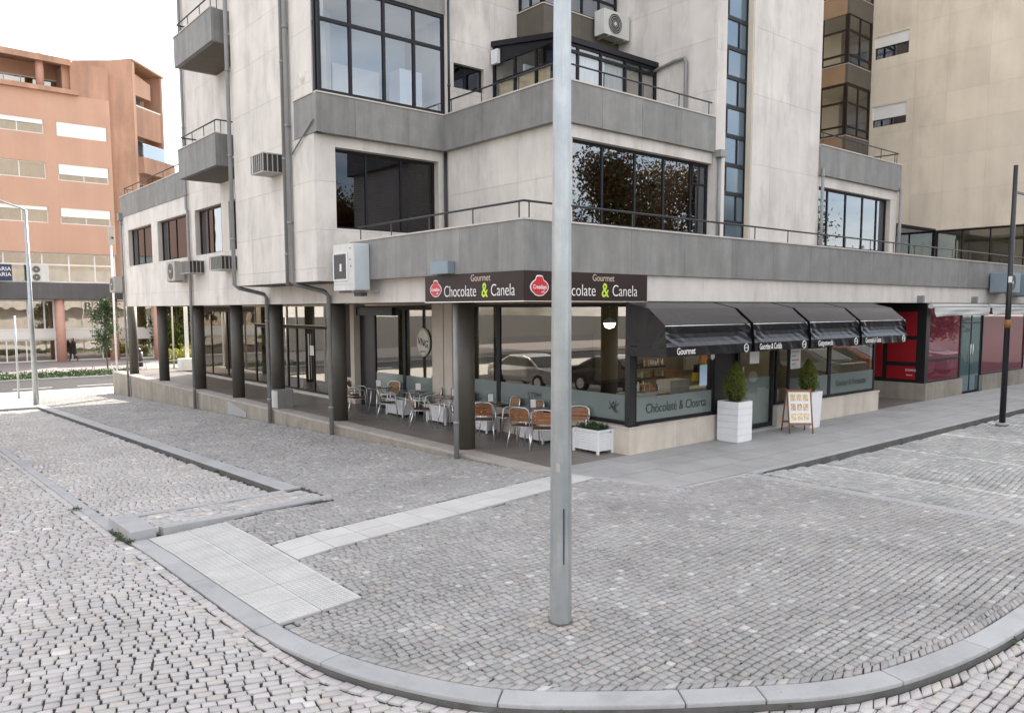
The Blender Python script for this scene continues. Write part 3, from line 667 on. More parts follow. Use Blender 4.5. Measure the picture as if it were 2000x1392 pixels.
# --- left wing over the arcade, plane X = 8.87
XL = 8.87
wl = [(32.03, 35.36), (27.92, 31.26), (24.56, 27.03), (21.25, 23.95)]
holes = [(a, b, 4.6, 6.08) for a, b in wl]
clad(bld, 'x', XL, [9.9, 11.4, 12.81, 14.2, 15.83, 17.3, 19.0, 21.0, 22.4, 24.2, 26.2, 27.75, 29.6, 31.6, 33.8, 36.25], [2.94, 3.44], [(9.9, 12.81, 2.9, 3.5)], M_white, back=.3)
clad(bld, 'x', XL, [21.0, 22.4, 24.2, 26.2, 27.75, 29.6, 31.6, 33.8, 36.25], [3.44, 4.55, 6.67], holes, M_white, back=.3)
B('soffit', M_wallin, bld, 8.9, 11.6, 9.95, 36.2, 2.94, 3.1)
B('floor_slab', M_slab, bld, 9.2, 30, 15.9, 36.2, 3.1, 3.4)
for i, (a, b) in enumerate(wl):
    window(bld, 'x', XL+.16, a, b, 4.6, 6.08, [a+.45, a+(b-a)*.5, b-.75], (), M_frameb, G_dark)
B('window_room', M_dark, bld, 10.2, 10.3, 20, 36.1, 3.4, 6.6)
parapet(bld, 'x', XL-.03, steps(27.78, 36.27, 1.2), 6.67, 7.54)
B('roof_slab', M_slab, bld, 9.0, 30, 27.8, 36.2, 6.6, 6.8)
B('end_wall', M_white, bld, 8.9, 30, 36.2, 36.26, 2.94, 7.3)
railing(bld, [(9.0, 28.0), (9.0, 36.2), (11, 36.2)], 7.54, .34, every=1.4)
# --- tall block behind the balconies
clad(bld, 'x', XL, [21.0, 22.1, 23.9, 25.7, 27.75], [6.67, 8.4, 9.9, 11.6, 13.1, 14.8, 16.4, 18.2, 20, 22, TOP], [], M_white, back=.3)
B('block_mass', M_backing, bld, 9.3, 20, 21.0, 27.7, 6.7, TOP-.05)
B('block_end', M_white, bld, 8.9, 30, 27.70, 27.75, 6.8, TOP-.02)
B('rear_mass', M_backing, bld, 12.5, 30, 27.76, 35.2, 6.81, TOP-.1)
for z in (6.67, 9.9, 13.13, 16.36, 19.6):
    xb = 7.65
    bal = MB(); bal.box(xb+.12, XL-.002, 21.57, 24.48, z-.001, z+.12).build('balcony_floor', M_granite_dark, bld)
    parapet(bld, 'x', xb, [21.45, 22.5, 23.55, 24.6], z, z+.87)
    q = B('parapet_slab', M_granite, bld, xb+.125, XL-.002, 21.45, 21.57, z, z+.84)
    q = B('parapet_slab', M_granite, bld, xb+.125, XL-.002, 24.48, 24.6, z, z+.84)
    railing(bld, [(8.8, 21.55), (xb+.08, 21.55), (xb+.08, 24.5), (8.8, 24.5)], z+.87, .34, every=.95)
    MB().tube([(8.1, 21.43, z+.25), (8.75, 21.40, z+.22)], .03, 8).build('overflow_pipe', M_acw, bld)
# --- projecting tower, X = 7.97
XT, YT = 7.97, 16.27
tz = [3.43, 3.72, 4.58, 5.65, 6.67, 7.8, 8.94, 9.86, 11.2, 12.6, 14, 15.5, 17, 19, 21.5, TOP+1.5]
clad(bld, 'x', XT, [16.30, 17.22, 18.65, 19.9, 21.0], tz, [], M_white, back=.3)
B('tower_side', M_white, bld, XT+.03, 11.4, 21.0, 21.05, 3.43, TOP+1.4)
clad(bld, 'y', YT, [XT, 9.9, 11.5], tz[:5], [(8.48, 11.30, 4.63, 6.43)], M_white, back=.3)
B('tower_soffit', M_granite_dark, bld, XT+.01, 12, YT+.01, 20.99, 3.415, 3.43)
B('tower_mass', M_backing, bld, 9.5, 14, 18.9, 21.0, 3.5, TOP+1.4)
G_brown = glass('brown_tinted_glass', (0.62, 0.48, 0.40), 0.07, (0.8, 0.86, 0.95), wav=0.05)
window(bld, 'y', YT+.20, 8.48, 11.30, 4.63, 6.43, [9.37, 10.33], (), M_frame, G_brown, .06)
for i in range(34): MB().obox((10.2, YT+.45, 4.68+i*.046), 1.08, .02, .003, 0, 0, .5).build('blind_slat', M_blind, bld)
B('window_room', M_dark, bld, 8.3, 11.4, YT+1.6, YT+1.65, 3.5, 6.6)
# --- glazed bay over the tower front
YB = 16.08; XR = 11.40
for z in (6.67, 9.9, 13.13, 16.36, 19.6):
    parapet(bld, 'y', YB, [XT-.02, 8.9, 10.3, XR], z, z+.87)
    q = B('parapet_slab', M_granite, bld, XT-.02, XT+.1, YB+.003, 17.22, z, z+.87-.03); B('coping', M_coping, bld, XT-.04, XT+.11, YB+.13, 17.22, z+.84, z+.87)
    z0, z1 = z+.87, z+3.23
    window(bld, 'y', YB+.03, XT+.06, XR-.01, z0, z1, [8.83, 9.70, 10.52], [z0+1.56], M_frame, G_bay, .075, .08)
    window(bld, 'x', XT+.03, YB+.12, 17.20, z0, z1, (), [z0+1.5], M_frame, G_bay, .07, .08)
    B('room_back', M_turq if z < 9 else M_wallin, bld, XT+.3, XR, 17.9, 17.95, z0-.6, z1); B('room_ceiling', M_ceil, bld, XT+.2, XR, YB+.2, 18.7, z1-.02, z1)
    B('room_floor', M_slab, bld, XT+.2, XR, YB+.2, 18.7, z, z+.1)
    if z < 13:
        B('curtain', M_curtain, bld, 8.25, 8.38, YB+.35, YB+.38, z0, z1-.9); B('curtain', M_curtain, bld, 8.1, 9.0, 17.4, 17.44, z0-.6, z1-.1)
        B('cupboard', M_wplast, bld, 10.6, 11.25, 16.9, 17.4, z0-.7, z0+1.15); B('cupboard', M_shut, bld, 9.2, 10.5, 17.7, 17.88, z0+.45, z0+1.2)
B('bay_side', M_white, bld, XR-.01, XR+.02, YB+.1, YT, 6.67, TOP)
sh = MB(); sh.tube([(8.15, 16.75, 7.56), (8.15, 16.75, 7.9), (8.15, 16.75, 8.05)], [.10, .22, .26], 14).build('lamp_shade', M_curtain, bld)
# --- first floor wall behind the terrace: X = 11.5 then Y = 12.05
XW, YR = 11.50, 12.05
clad(bld, 'x', XW, [YR, 13.5, 14.9, YT], [3.5, 4.58, 5.6, 6.67], [], M_white, back=.3)
clad(bld, 'y', YR, [XW, 14.0, 16.68], [3.5, 4.62, 6.40, 6.67], [(11.78, 16.72, 4.63, 6.40)], M_white, back=.3)
window(bld, 'y', YR+.15, 11.78, 16.70, 4.63, 6.40, [12.87, 13.96, 14.99, 16.04], (), M_frame, G_dark, .06)
window(bld, 'y', YR+.13, 16.07, 16.66, 5.86, 6.36, (), (), M_frame, G_dark, .04, name='fanlight')
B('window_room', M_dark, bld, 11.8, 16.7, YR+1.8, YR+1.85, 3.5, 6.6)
# terrace parapet P1
parapet(bld, 'x', 8.57, [9.9, 10.6, 11.7, 12.8, 13.9, 14.9, 15.83], 3.44, 4.31)
parapet(bld, 'y', 9.9, [8.57]+[9.62+1.62*i for i in range(18)], 3.44, 4.31)
B('terrace_slab', M_slab, bld, 8.7, 38, 10.03, 16, 3.44, 3.6)
rp = [(8.70, 15.7), (8.70, 10.05), (37.5, 10.05)]
railing(bld, rp, 4.31, .30, every=1.35)
clad(bld, 'y', 9.97, [8.87, 11.69]+[11.69+1.9*i for i in range(1, 16)], [2.94, 3.44], [], M_white, back=.3)
# P2 terrace parapet
for us, ax, pl in (([11.95, 13.2, 14.6, 16.08], 'x', 11.34), ([11.34, 12.6, 13.9, 15.3, 16.66], 'y', 11.95)): parapet(bld, ax, pl, us, 6.67, 7.54)
B('terrace_slab', M_slab, bld, 11.46, 16.7, 12.07, 16.2, 6.67, 6.85)
railing(bld, [(11.42, 16.0), (11.42, 12.03), (16.6, 12.03)], 7.54, .33, every=1.2)
# back walls of the upper terrace
clad(bld, 'y', YT, [XR+.03, 13.1, 14.6, 16.68], [6.85, 8.2, 9.45, 10.6, 12, 13.5, 15.5, 18, 21, TOP], [(11.78, 12.74, 8.31, 8.91)], M_white, back=.3)
window(bld, 'y', YT+.12, 11.78, 12.74, 8.31, 8.91, [12.2], (), M_frame, G_dark, .035)
B('window_room', M_wallin, bld, 11.7, 12.8, YT+.7, YT+.75, 8, 9.2); B('jar', M_paper, bld, 11.98, 12.08, YT+.3, YT+.4, 8.35, 8.58); B('jar', M_paper, bld, 12.25, 12.29, YT+.3, YT+.34, 8.35, 8.55)
clad(bld, 'x', 16.68, [11.985, 13.4, 14.8, YT+.3], [6.85, 8.2, 9.45, 10.6, 12, 13.5, 15.5, 18, 21, TOP], [], M_white, back=.3)
B('tower_mass', M_backing, bld, 11.6, 30, YT+.34, 20.9, 3.5, TOP-.1)
# brown balcony box
for z in (8.9, 12.1, 15.4, 18.6):
    h = 1.65 if z < 9 else .95; z_ = z if z < 9 else z
    parapet(bld, 'x', 13.85, [15.24, YT], z_, z_+h, M_granite_dark); parapet(bld, 'y', 15.22, [13.85, 15.2, 16.66], z_, z_+h, M_granite_dark)
    B('balcony_floor', M_granite_dark, bld, 13.98, 16.66, 15.36, YT, z_, z_+.12)
    window(bld, 'y', 15.28, 13.92, 16.64, z_+h, z_+h+1.62 if z < 9 else z_+2.3, [14.6, 15.3, 15.95], [z_+h+.55], M_frame, G_bay, .06)
    window(bld, 'x', 13.9, 15.36, YT-.02, z_+h, z_+h+1.62 if z < 9 else z_+2.3, [15.8], (), M_frame, G_bay, .06)
# glazed veranda on the upper terrace
XV, YV = 13.02, 13.85
rf = MB(); zA, zB = 9.66, 9.26
rf.add([(XV-.05, YV-.06, zB), (16.67, YV-.06, zB), (16.67, YT, zA), (XV-.05, YT, zA), (XV-.05, YV-.06, zB-.13), (16.67, YV-.06, zB-.13), (16.67, YT, zA-.13), (XV-.05, YT, zA-.13)], [(0, 1, 2, 3), (4, 7, 6, 5), (0, 4, 5, 1), (1, 5, 6, 2), (2, 6, 7, 3), (3, 7, 4, 0)]).build('veranda_roof', M_frame, bld)
window(bld, 'y', YV, XV, 16.66, 6.86, 9.14, [13.75, 14.55, 15.45, 16.05], [8.95], M_frame, G_bay, .07, .07, 'veranda_front')
window(bld, 'x', XV, YV+.075, YT-.01, 6.86, 9.14, [14.6, 15.4], [8.62], M_frame, G_shopf, .07, .07, 'veranda_side')
MB().add([(XV+.02, YV+.1, 9.14), (XV+.02, YT, 9.14), (XV+.02, YT, 9.53), (XV+.05, YV+.1, 9.14), (XV+.05, YT, 9.14), (XV+.05, YT, 9.53)], [(0, 1, 2), (3, 5, 4), (0, 2, 5, 3), (1, 4, 5, 2), (0, 3, 4, 1)]).build('veranda_gable', M_frame, bld)
B('roller_blind', M_curtain, bld, XV+.1, 15.4, YV+.075, YV+.085, 8.25, 9.1); B('roller_blind', mat('tan_blind', (0.45, 0.36, 0.25), .8, .04), bld, 15.5, 16.6, YV+.075, YV+.085, 7.0, 8.9)
B('roller_blind', MATS['tan_blind'], bld, XV+.075, XV+.085, YV+.3, YT-.2, 7.0, 8.6); B('room_back', M_turq, bld, 13.1, 16.6, 15.1, 15.15, 6.86, 8.85)
B('alarm_box', M_wplast, bld, XV-.1, XV-.005, 15.95, 16.2, 9.05, 9.4)
MB().tube([(16.6, 14.9, 8.9), (16.6, 13.2, 9.15), (16.6, 12.9, 9.15), (16.6, 12.85, 9.05), (16.6, 12.85, 6.9)], .045, 10).build('downpipe', M_pipe, bld)
# --- stair tower
clad(bld, 'y', 11.98, [16.715, 17.12], [3.5, 6.6, 9.2, 12, 15, 19, TOP], [], M_white, th=.22, back=.2)
pn = [3.5, 6.6, 8.4, 10.1, 12, 14, 17, 20, TOP]
clad(bld, 'y', 12.02, [18.37, 19.25, 20.6, 21.8], pn, [], M_white, back=.3)
B('panel_edge', M_beige, bld, 18.345, 18.37, 12.04, 12.5, 3.5, TOP)
zs_ = [3.6+.735*i-.03 for i in range(28)]
b = MB()
for zz in zs_: b.box(17.13, 18.34, 12.20, 12.27, zz-.05, zz+.05)
b.box(17.13, 17.17, 12.201, 12.269, 3.5, TOP); b.box(18.31, 18.345, 12.201, 12.269, 3.5, TOP)
for i, zz in enumerate(zs_[:-1]):
    xm = 17.50 if i % 2 else 17.98; b.box(xm-.025, xm+.025, 12.205, 12.265, zz+.05, zs_[i+1]-.05)
fr = b.build('window', M_frame, bld)
for i, zz in enumerate(zs_[:-1]):
    xm = 17.50 if i % 2 else 17.98
    for a, c in ((17.17, xm-.025), (xm+.025, 18.31)): B('pane', G_blue, fr, a, c, 12.23, 12.238, zz+.05, zs_[i+1]-.05)
B('stair_wall', M_turq, bld, 17.13, 18.34, 12.9, 12.95, 3.5, TOP)
# --- right-hand unit
clad(bld, 'y', YR, [21.8, 24.4, 27.0], [3.5, 4.6, 6.36, 6.67], [(21.9, 26.55, 4.63, 6.36)], M_white, back=.3)
window(bld, 'y', YR+.15, 21.9, 26.55, 4.63, 6.36, [22.72, 23.84, 24.94, 25.9], (), M_frame, G_dark, .06)
window(bld, 'y', YR+.13, 21.95, 22.69, 6.0, 6.33, (), (), M_frame, G_dark, .03, name='fanlight')
B('window_room', M_dark, bld, 21.9, 26.5, YR+1.8, YR+1.85, 3.5, 6.6)
parapet(bld, 'y', 11.95, [21.8, 24.5, 27.05], 6.67, 7.54); B('roof_slab', M_slab, bld, 21.8, 27.0, 12.1, 17, 6.5, 6.8); B('side_wall', M_white, bld, 26.75, 27.0, 12.35, 16.5, 3.5, 6.66)
railing(bld, [(21.9, 12.03), (26.95, 12.03), (26.95, 16)], 7.54, .36, every=1.2)
B('end_ac', M_wplast, bld, 27.08, 27.35, 12.4, 12.9, 5.2, 6.0)
# downpipes
downpipe(bld, [(8.79, 36.1, 6.6), (8.79, 36.1, zg(36.1))])
B('hopper', M_pipe, bld, 8.70, 8.86, 36.02, 36.3, 6.55, 6.85)
downpipe(bld, [(8.79, 27.62, TOP), (8.79, 27.62, 6.2), (8.79, 27.50, 6.1), (8.79, 27.50, zg(27.5)-.05)], .05)
downpipe(bld, [(7.90, 21.08, TOP), (7.90, 21.08, 3.45), (8.02, 21.08, 3.38), (8.72, 21.10, 3.22), (8.80, 21.12, 3.12), (8.80, 21.12, zg(21.2)-.05)], .055)
downpipe(bld, [(7.90, 17.66, TOP), (7.90, 17.66, 3.36)], .055)
downpipe(bld, [(7.89, 17.45, TOP), (7.89, 17.45, 3.45), (8.02, 17.44, 3.38), (8.70, 17.38, 3.22), (8.79, 17.37, 3.12), (8.79, 17.37, zg(17.4)-.05)], .055)
downpipe(bld, [(8.78, 12.14, 2.93), (8.78, 12.14, zg(12.4)-.02)], .05)
downpipe(bld, [(11.44, 16.18, 6.66), (11.44, 16.18, 4.0)], .04, M_rail)
downpipe(bld, [(11.44, 16.00, 10.7), (11.44, 16.00, 7.5)], .03, M_rail)
downpipe(bld, [(16.78, 11.90, 6.62), (16.78, 11.90, 3.7)], .05); B('hopper', M_pipe, bld, 16.66, 16.92, 11.78, 11.95, 6.55, 6.72)
downpipe(bld, [(21.84, 11.90, 6.85), (21.84, 11.90, 3.7)], .045); downpipe(bld, [(26.93, 11.90, 6.75), (26.93, 11.90, 3.7)], .05)
MB().tube([(7.92, 17.3, 6.35), (7.92, 16.2, 6.95)], .02, 8).build('drain_pipe', M_pipe, bld)
# columns
for y in [mY(px_, 9.27, py_) for px_, py_ in ((263, 730), (322, 745), (393, 763), (467, 778), (545, 800), (665, 824), (909, 884))]:
    MB().cyl(9.27, y, 0, 2.94, .19 if y > 15 else .20, n=32).build('column', M_column, bld)
B('column_cladding', M_granite, bld, 8.98, 9.45, 20.98, 21.5, .0, .52); B('column_cladding_face', M_acw, bld, 8.97, 8.98, 21.0, 21.48, .02, .5)
# ================================================================== GROUND FLOOR SHOPS (parts of the building)
XG = 11.35
def frost(parent, ax, d, u0, u1, z0, z1): b = MB(); b.wbox(ax, d, d+.004, u0, u1, z0, z1); return b.build('frosted_band', G_frost, parent)
# café: side window facing the arcade
B('plinth_slab', M_plinth, bld, 11.18, 11.5, 9.93, 10.6, 0, .50)
for a, b_ in zip(steps(10.6, 15.6, .9)[:-1], steps(10.6, 15.6, .9)[1:]): B('plinth_slab', M_plinth, bld, 11.20, 11.5, a+.002, b_-.002, 0, .5)
B('plinth_cap', M_plinth, bld, 11.16, 11.55, 9.86, 15.6, .502, .535)
window(bld, 'x', XG, 10.02, 14.03, .54, 2.90, [], (), M_frame, G_shop, .07)
window(bld, 'x', XG, 14.03, 15.62, .54, 2.90, (), (), M_frame, G_shop, .06)
for a, b_ in ((10.1, 13.95), (14.1, 15.55)): frost(bld, 'x', XG+.015, a, b_, .62, 1.12)
B('pier', M_backing, bld, 11.28, 11.7, 15.75, 16.10, 0, 2.94); B('pier', M_backing, bld, 11.26, 11.7, 16.12, 16.6, 0, 2.94)
B('door_leaf', M_frameb, bld, 11.40, 11.45, 15.62, 15.78, 0, 2.9)
window(bld, 'x', XG+.04, 16.6, 18.15, .0, 2.84, (), (), M_frame, G_shop, .07)
window(bld, 'x', XG+.04, 18.15, 19.75, .0, 2.84, (), (), M_frame, G_shop, .07)
for a, b_ in ((16.68, 18.08), (18.24, 19.66)): frost(bld, 'x', XG+.055, a, b_, .08, 1.0)
B('black_shutter', M_black, bld, 11.42, 11.46, 19.75, 20.62, 0, 2.84); B('shutter_box', M_black, bld, 11.30, 11.42, 18.6, 20.62, 2.62, 2.85)
B('pier', M_backing, bld, 11.22, 11.6, 20.62, 20.85, 0, 2.94)
B('pier', M_backing, bld, 11.3, 11.6, 20.85, 22.3, 0, .75); B('pier', M_frameb, bld, 11.34, 11.6, 20.85, 22.3, .75, 2.94)
# oval sticker on the café glass
st = MB(); n = 40; cy_, cz_ = 17.2, 1.93; st.add([(XG+.033, cy_, cz_)]+[(XG+.033, cy_+.33*math.cos(2*math.pi*k/n), cz_+.37*math.sin(2*math.pi*k/n)) for k in range(n)], [(0, 1+k, 1+(k+1) % n) for k in range(n)]); stk = st.build('oval_sticker', M_curtain, bld)
MB().tube([(XG+.028, cy_+.30*math.cos(2*math.pi*k/n), cz_+.34*math.sin(2*math.pi*k/n)) for k in range(n+1)], .006, 6, caps=False).build('sticker_ring', M_blind, stk)
text('lettering', 'VNG', .26, (XG+.028, cy_, cz_-.02), 'x', M_blind, stk, 'CENTER', .002, .9, .004, .2); text('lettering', 'gourmet', .07, (XG+.028, cy_, cz_-.24), 'x', M_blind, stk, 'CENTER', .002)
# dark glazed shop further left
for a, b_, zz in ((22.3, 24.85, 0), (24.85, 25.6, 0), (25.6, 28.4, 0), (28.4, 31.3, 0), (31.3, 34.9, 0)):
    window(bld, 'x', XG, a, b_, .10, 2.2 if a < 26 else 2.75, [a+(b_-a)*.5] if b_-a > 1.5 else (), (), M_frameb, G_shop, .045)
    if a < 26: window(bld, 'x', XG, a, b_, 2.26, 2.92, (), (), M_coping, G_shop, .03, name='fanlight')
B('door_leaf', M_black, bld, XG+.07, XG+.10, 22.4, 24.6, .12, 2.15); B('door_bar', M_alu, bld, XG-.02, XG-.001, 23.9, 23.93, .5, 2.0)
B('notice', M_paper, bld, XG-.006, XG-.001, 23.55, 23.85, 1.3, 1.62)
B('door_frame', M_coping, bld, XG-.03, XG-.003, 22.3, 22.36, .1, 2.2); B('sill', M_coping, bld, 11.25, 11.5, 22.3, 35, .0, .09)
B('end_pier', M_white, bld, 11.3, 11.6, 34.95, 35.25, 0, 2.94)
B('shop_back', M_wallin, bld, 15.5, 15.6, 20.8, 35.2, 0, 2.94); B('shop_floor', M_afloor, bld, 11.5, 15.5, 20.8, 35.2, -.02, .003)
B('shop_end', M_white, bld, 11.4, 30, 35.2, 35.27, 0, 2.94)
for k in range(7):
    y = 26+k*1.25; B('display_shelf', M_wallin, bld, 13.4, 13.9, y, y+.9, 0.1, 1.4+.2*(k % 3)); B('display_box', [M_amber, M_paper, M_bottle][k % 3], bld, 13.1, 13.35, y+.2, y+.6, .9, 1.25)
B('display_white_box', M_paper, bld, 11.7, 12.0, 25.0, 25.5, .1, .4); B('display_white_box', M_paper, bld, 11.7, 12.0, 28.0, 29.2, .1, .4)
# café front (Y = 9.9)
YF = 9.92
for a, b_ in zip([11.18, 11.98, 12.62, 13.3, 13.93], [11.98, 12.62, 13.3, 13.93, 14.15]): B('plinth_slab', M_plinth, bld, a+.002, b_-.002, 9.85, 10.1, 0, .50)
B('plinth_cap', M_plinth, bld, 11.15, 14.15, 9.83, 9.93, .502, .535)
for a, b_ in zip(steps(16.35, 21.44, .85)[:-1], steps(16.35, 21.44, .85)[1:]): B('plinth_slab', M_plinth, bld, a+.002, b_-.002, 9.85, 10.1, 0, .50)
B('plinth_cap', M_plinth, bld, 16.33, 21.47, 9.83, 9.93, .502, .535)
B('plinth_slab', M_plinth, bld, 21.38, 21.44, 10.1, 13, 0, .5)
B('corner_post', M_black, bld, 11.24, 11.40, 9.90, 10.02, .54, 2.93)
window(bld, 'y', YF, 11.40, 13.96, .54, 2.93, (), (), M_frame, G_shopf, .07)
frost(bld, 'y', YF+.015, 11.47, 13.9, .61, 1.07)
text('lettering', 'Chõcolaté & Closrta', .27, (11.75, YF+.008, .83), 'y', M_ld, bld, 'LEFT', .001, .86)
B('black_panel', M_black, bld, 13.96, 14.9, YF+.12, YF+.2, .0, 2.93); B('black_panel', M_black, bld, 13.96, 14.2, YF-.01, YF+.12, .0, 2.93)
door = window(bld, 'y', YF+.05, 14.9, 16.35, .06, 2.93, (), [2.35], M_frame, G_shopf, .09, .07, 'door'); frost(door, 'y', YF+.10, 15.0, 16.26, .15, 1.22)
B('handle', M_alu, door, 15.02, 15.05, YF-.01, YF+.02, 1.0, 1.5); B('notice', M_paper, door, 15.35, 15.72, YF+.045, YF+.049, 1.55, 1.9); text('lettering', 'OPEN', .14, (15.5, YF+.045, 2.03), 'y', M_lw, door, 'LEFT', .001)
B('door_step', M_walk, bld, 14.2, 16.35, 9.85, 9.97, 0, .05)
window(bld, 'y', YF, 16.38, 18.85, .54, 2.93, [16.95], (), M_frame, G_shop, .07); window(bld, 'y', YF, 18.85, 21.3, .54, 2.93, (), (), M_frame, G_shop, .07)
for a, b_ in ((17.0, 18.78), (18.92, 21.22)): frost(bld, 'y', YF+.015, a, b_, .61, 1.12)
text('lettering', 'Gocieer & Peroarato', .24, (19.2, YF+.008, .86), 'y', M_ld, bld, 'LEFT', .001, .8); text('lettering', 'COER', .24, (17.9, YF+.008, .86), 'y', M_ld, bld, 'LEFT', .001, .8)
for yy, s_ in ((13.0, 'STPM'), (10.55, 'X')): text('lettering', s_, .22, (XG-.004+.012, yy, .88), 'x', M_ld, bld, 'LEFT', .001, .9)
for k in range(4):
    a = R_(20+k*40); MB().tube([(XG-.002, 10.36+.12*math.cos(a), .86+.14*math.sin(a)), (XG-.002, 10.36-.10*math.cos(a+.3), .86-.12*math.sin(a+.5))], .006, 5).build('sketch_mark', M_ld, bld)
ps = B('menu_poster', M_paper, bld, 16.98, 17.42, YF-.006, YF+.002, 1.35, 2.5)
for k in range(9): B('print_line', M_red if k in (1, 4, 8) else M_pipe, ps, 17.03, 17.35 if k % 2 else 17.2, YF-.009, YF-.0065, 1.45+k*.10, 1.47+k*.10)
B('sticker', M_bluep, bld, 13.45, 13.70, YF-.004, YF+.002, 1.18, 1.62); 
o = MB().tube([(13.6, YF-.008, 1.78), (13.6, YF-.002, 1.78)], .11, 20).build('sticker', M_amber, bld)
o = MB().tube([(13.88, YF-.012, 1.78), (13.88, YF-.003, 1.78)], .07, 16).build('sticker', M_paper, bld)
# café interior
B('cafe_floor', M_afloor, bld, 11.45, 21.3, 10.05, 16.5, -.02, .01); B('cafe_ceiling', M_ceil, bld, 11.42, 21.3, 10.0, 20.8, 2.93, 2.96)
B('cafe_back', M_wallin, bld, 15.5, 15.6, 15.0, 20.8, 0, 2.94); B('cafe_back', M_wallin, bld, 11.6, 21.3, 15.0, 15.1, 0, 2.94); B('added_dark_panel', M_blind, bld, 11.8, 15.45, 14.94, 15.0, 0, 2.1); B('added_dark_panel', M_blind, bld, 15.42, 15.5, 15.1, 20.5, 0, 1.9); B('added_dark_block', M_black, bld, 12.6, 15.2, 13.0, 13.5, 0, 1.0); B('cafe_end', M_wallin, bld, 21.25, 21.38, 10.05, 16.5, 0, 2.94)  # dark panels and dark block added so side-window reflections show stronger
def item(px0, px1, py0, py1, Y, m, dep=.25, name='shop_item', floor=None):
    a = _hit(px0, (py0+py1)/2, 1, Y); b = _hit(px1, (py0+py1)/2, 1, Y); z1 = _hit((px0+px1)/2, py0, 1, Y)[2]; z0 = _hit((px0+px1)/2, py1, 1, Y)[2] if floor is None else floor
    return B(name, m, bld, a[0], b[0], Y, Y+dep, z0, z1)
item(1237, 1330, 765, 800, 11.2, M_shut, .5, 'counter', 0); item(1309, 1346, 742, 780, 11.15, M_curtain, .4, 'cabinet', 0); item(1250, 1268, 750, 764, 11.3, M_amber, .2, 'bread_box'); item(1287, 1309, 768, 778, 11.1, M_amber, .06, 'bread_box')
item(1346, 1400, 757, 765, 11.6, M_shut, .5, 'counter_top'); item(1358, 1400, 765, 785, 11.6, M_red, .5, 'red_counter', 0); item(1358, 1364, 728, 744, 11.9, M_yellow, .1, 'yellow_jar'); item(1372, 1400, 712, 745, 12.6, M_black, .3, 'coffee_machine'); item(1340, 1400, 690, 720, 14.6, M_curtain, .1, 'pale_board'); item(1298, 1325, 722, 738, 12.4, M_wick, .2, 'wicker_basket'); item(1376, 1392, 700, 714, 12.2, M_yellow, .1, 'yellow_notice')
for py_, n_, Yd in ((764, 12, 11.25), (738, 14, 12.0), (716, 14, 12.0)):
    if py_ != 764: item(1232, 1300, py_, py_+3, Yd-.05, M_blind, .3, 'glass_shelf')
    for k in range(n_):
        c_x = 1236+k*62/n_; q_ = _hit(c_x, py_, 1, Yd+random.uniform(0, .15)); hh = random.uniform(.12, .22)
        MB().tube([(q_[0], q_[1], q_[2]), (q_[0], q_[1], q_[2]+hh*.6), (q_[0], q_[1], q_[2]+hh*.75), (q_[0], q_[1], q_[2]+hh)], [.032, .032, .013, .013], 7).build('bottle', random.choice([M_bottle, M_paper, M_paper, M_amber, M_yellow, M_ttop]), bld)
for k in range(5): item(1560+k*27, 1578+k*27, 735, 800, 12.5, [M_curtain, M_wood, M_shut][k % 3], .5, 'cafe_seat', 0)
for k in range(3): B('cafe_bench', M_shut, bld, 12.0+k*1.1, 12.7+k*1.1, 13.6, 14.1, 0, .8)
M_addlamp = bpy.data.materials.new('added_pendant_glow'); M_addlamp.use_nodes = True; M_addlamp.node_tree.nodes['Principled BSDF'].inputs['Emission Color'].default_value = (1, .86, .66, 1); M_addlamp.node_tree.nodes['Principled BSDF'].inputs['Emission Strength'].default_value = 10
for px_, py_ in ((12.5, 11.6), (14.6, 12.2), (17.0, 11.8), (19.4, 12.0)):  # glowing pendants added to brighten the café room
    o_ = MB().tube([(px_, py_, 2.93), (px_, py_, 2.62), (px_, py_, 2.60), (px_, py_, 2.50)], [.006, .006, .05, .16], 16).build('added_pendant', M_shut, bld); MB().tube([(px_, py_, 2.485), (px_, py_, 2.40), (px_, py_, 2.37)], [.13, .10, .03], 14).build('added_bulb', M_addlamp, o_)
# recess with red panels
B('recess_floor', M_afloor, bld, 21.44, 24.5, 9.9, 14, -.01, .004); B('recess_back', M_black, bld, 21.3, 24.6, 13.0, 13.1, 0, 2.94); B('recess_soffit', M_black, bld, 21.3, 24.6, 10, 13, 2.94, 2.97)
XS = 24.5
for a, b_ in ((9.93, 10.7), (10.7, 11.9), (11.9, 13.0)): B('plinth_slab', M_riser, bld, XS+.0, XS+.3, a+.002, b_-.002, 0, .52)
bk = B('red_panel_wall', M_black, bld, XS+.04, XS+.3, 9.93, 13.0, .52, 2.94)
for a, b_, c, d in ((10.2, 11.05, 1.95, 2.68), (10.2, 11.05, 1.15, 1.83), (10.2, 11.05, .62, 1.02), (11.2, 11.95, .65, 2.68), (12.1, 12.9, .65, 2.68)): B('red_panel', M_redp, bk, XS+.02, XS+.04, a, b_, c, d)
text('lettering', 'DOMUS', .09, (XS+.012, 10.48, .90), 'x', M_lw, bk, 'LEFT', .001); text('lettering', 'seguros', .06, (XS+.012, 10.45, .76), 'x', M_lw, bk, 'LEFT', .001)
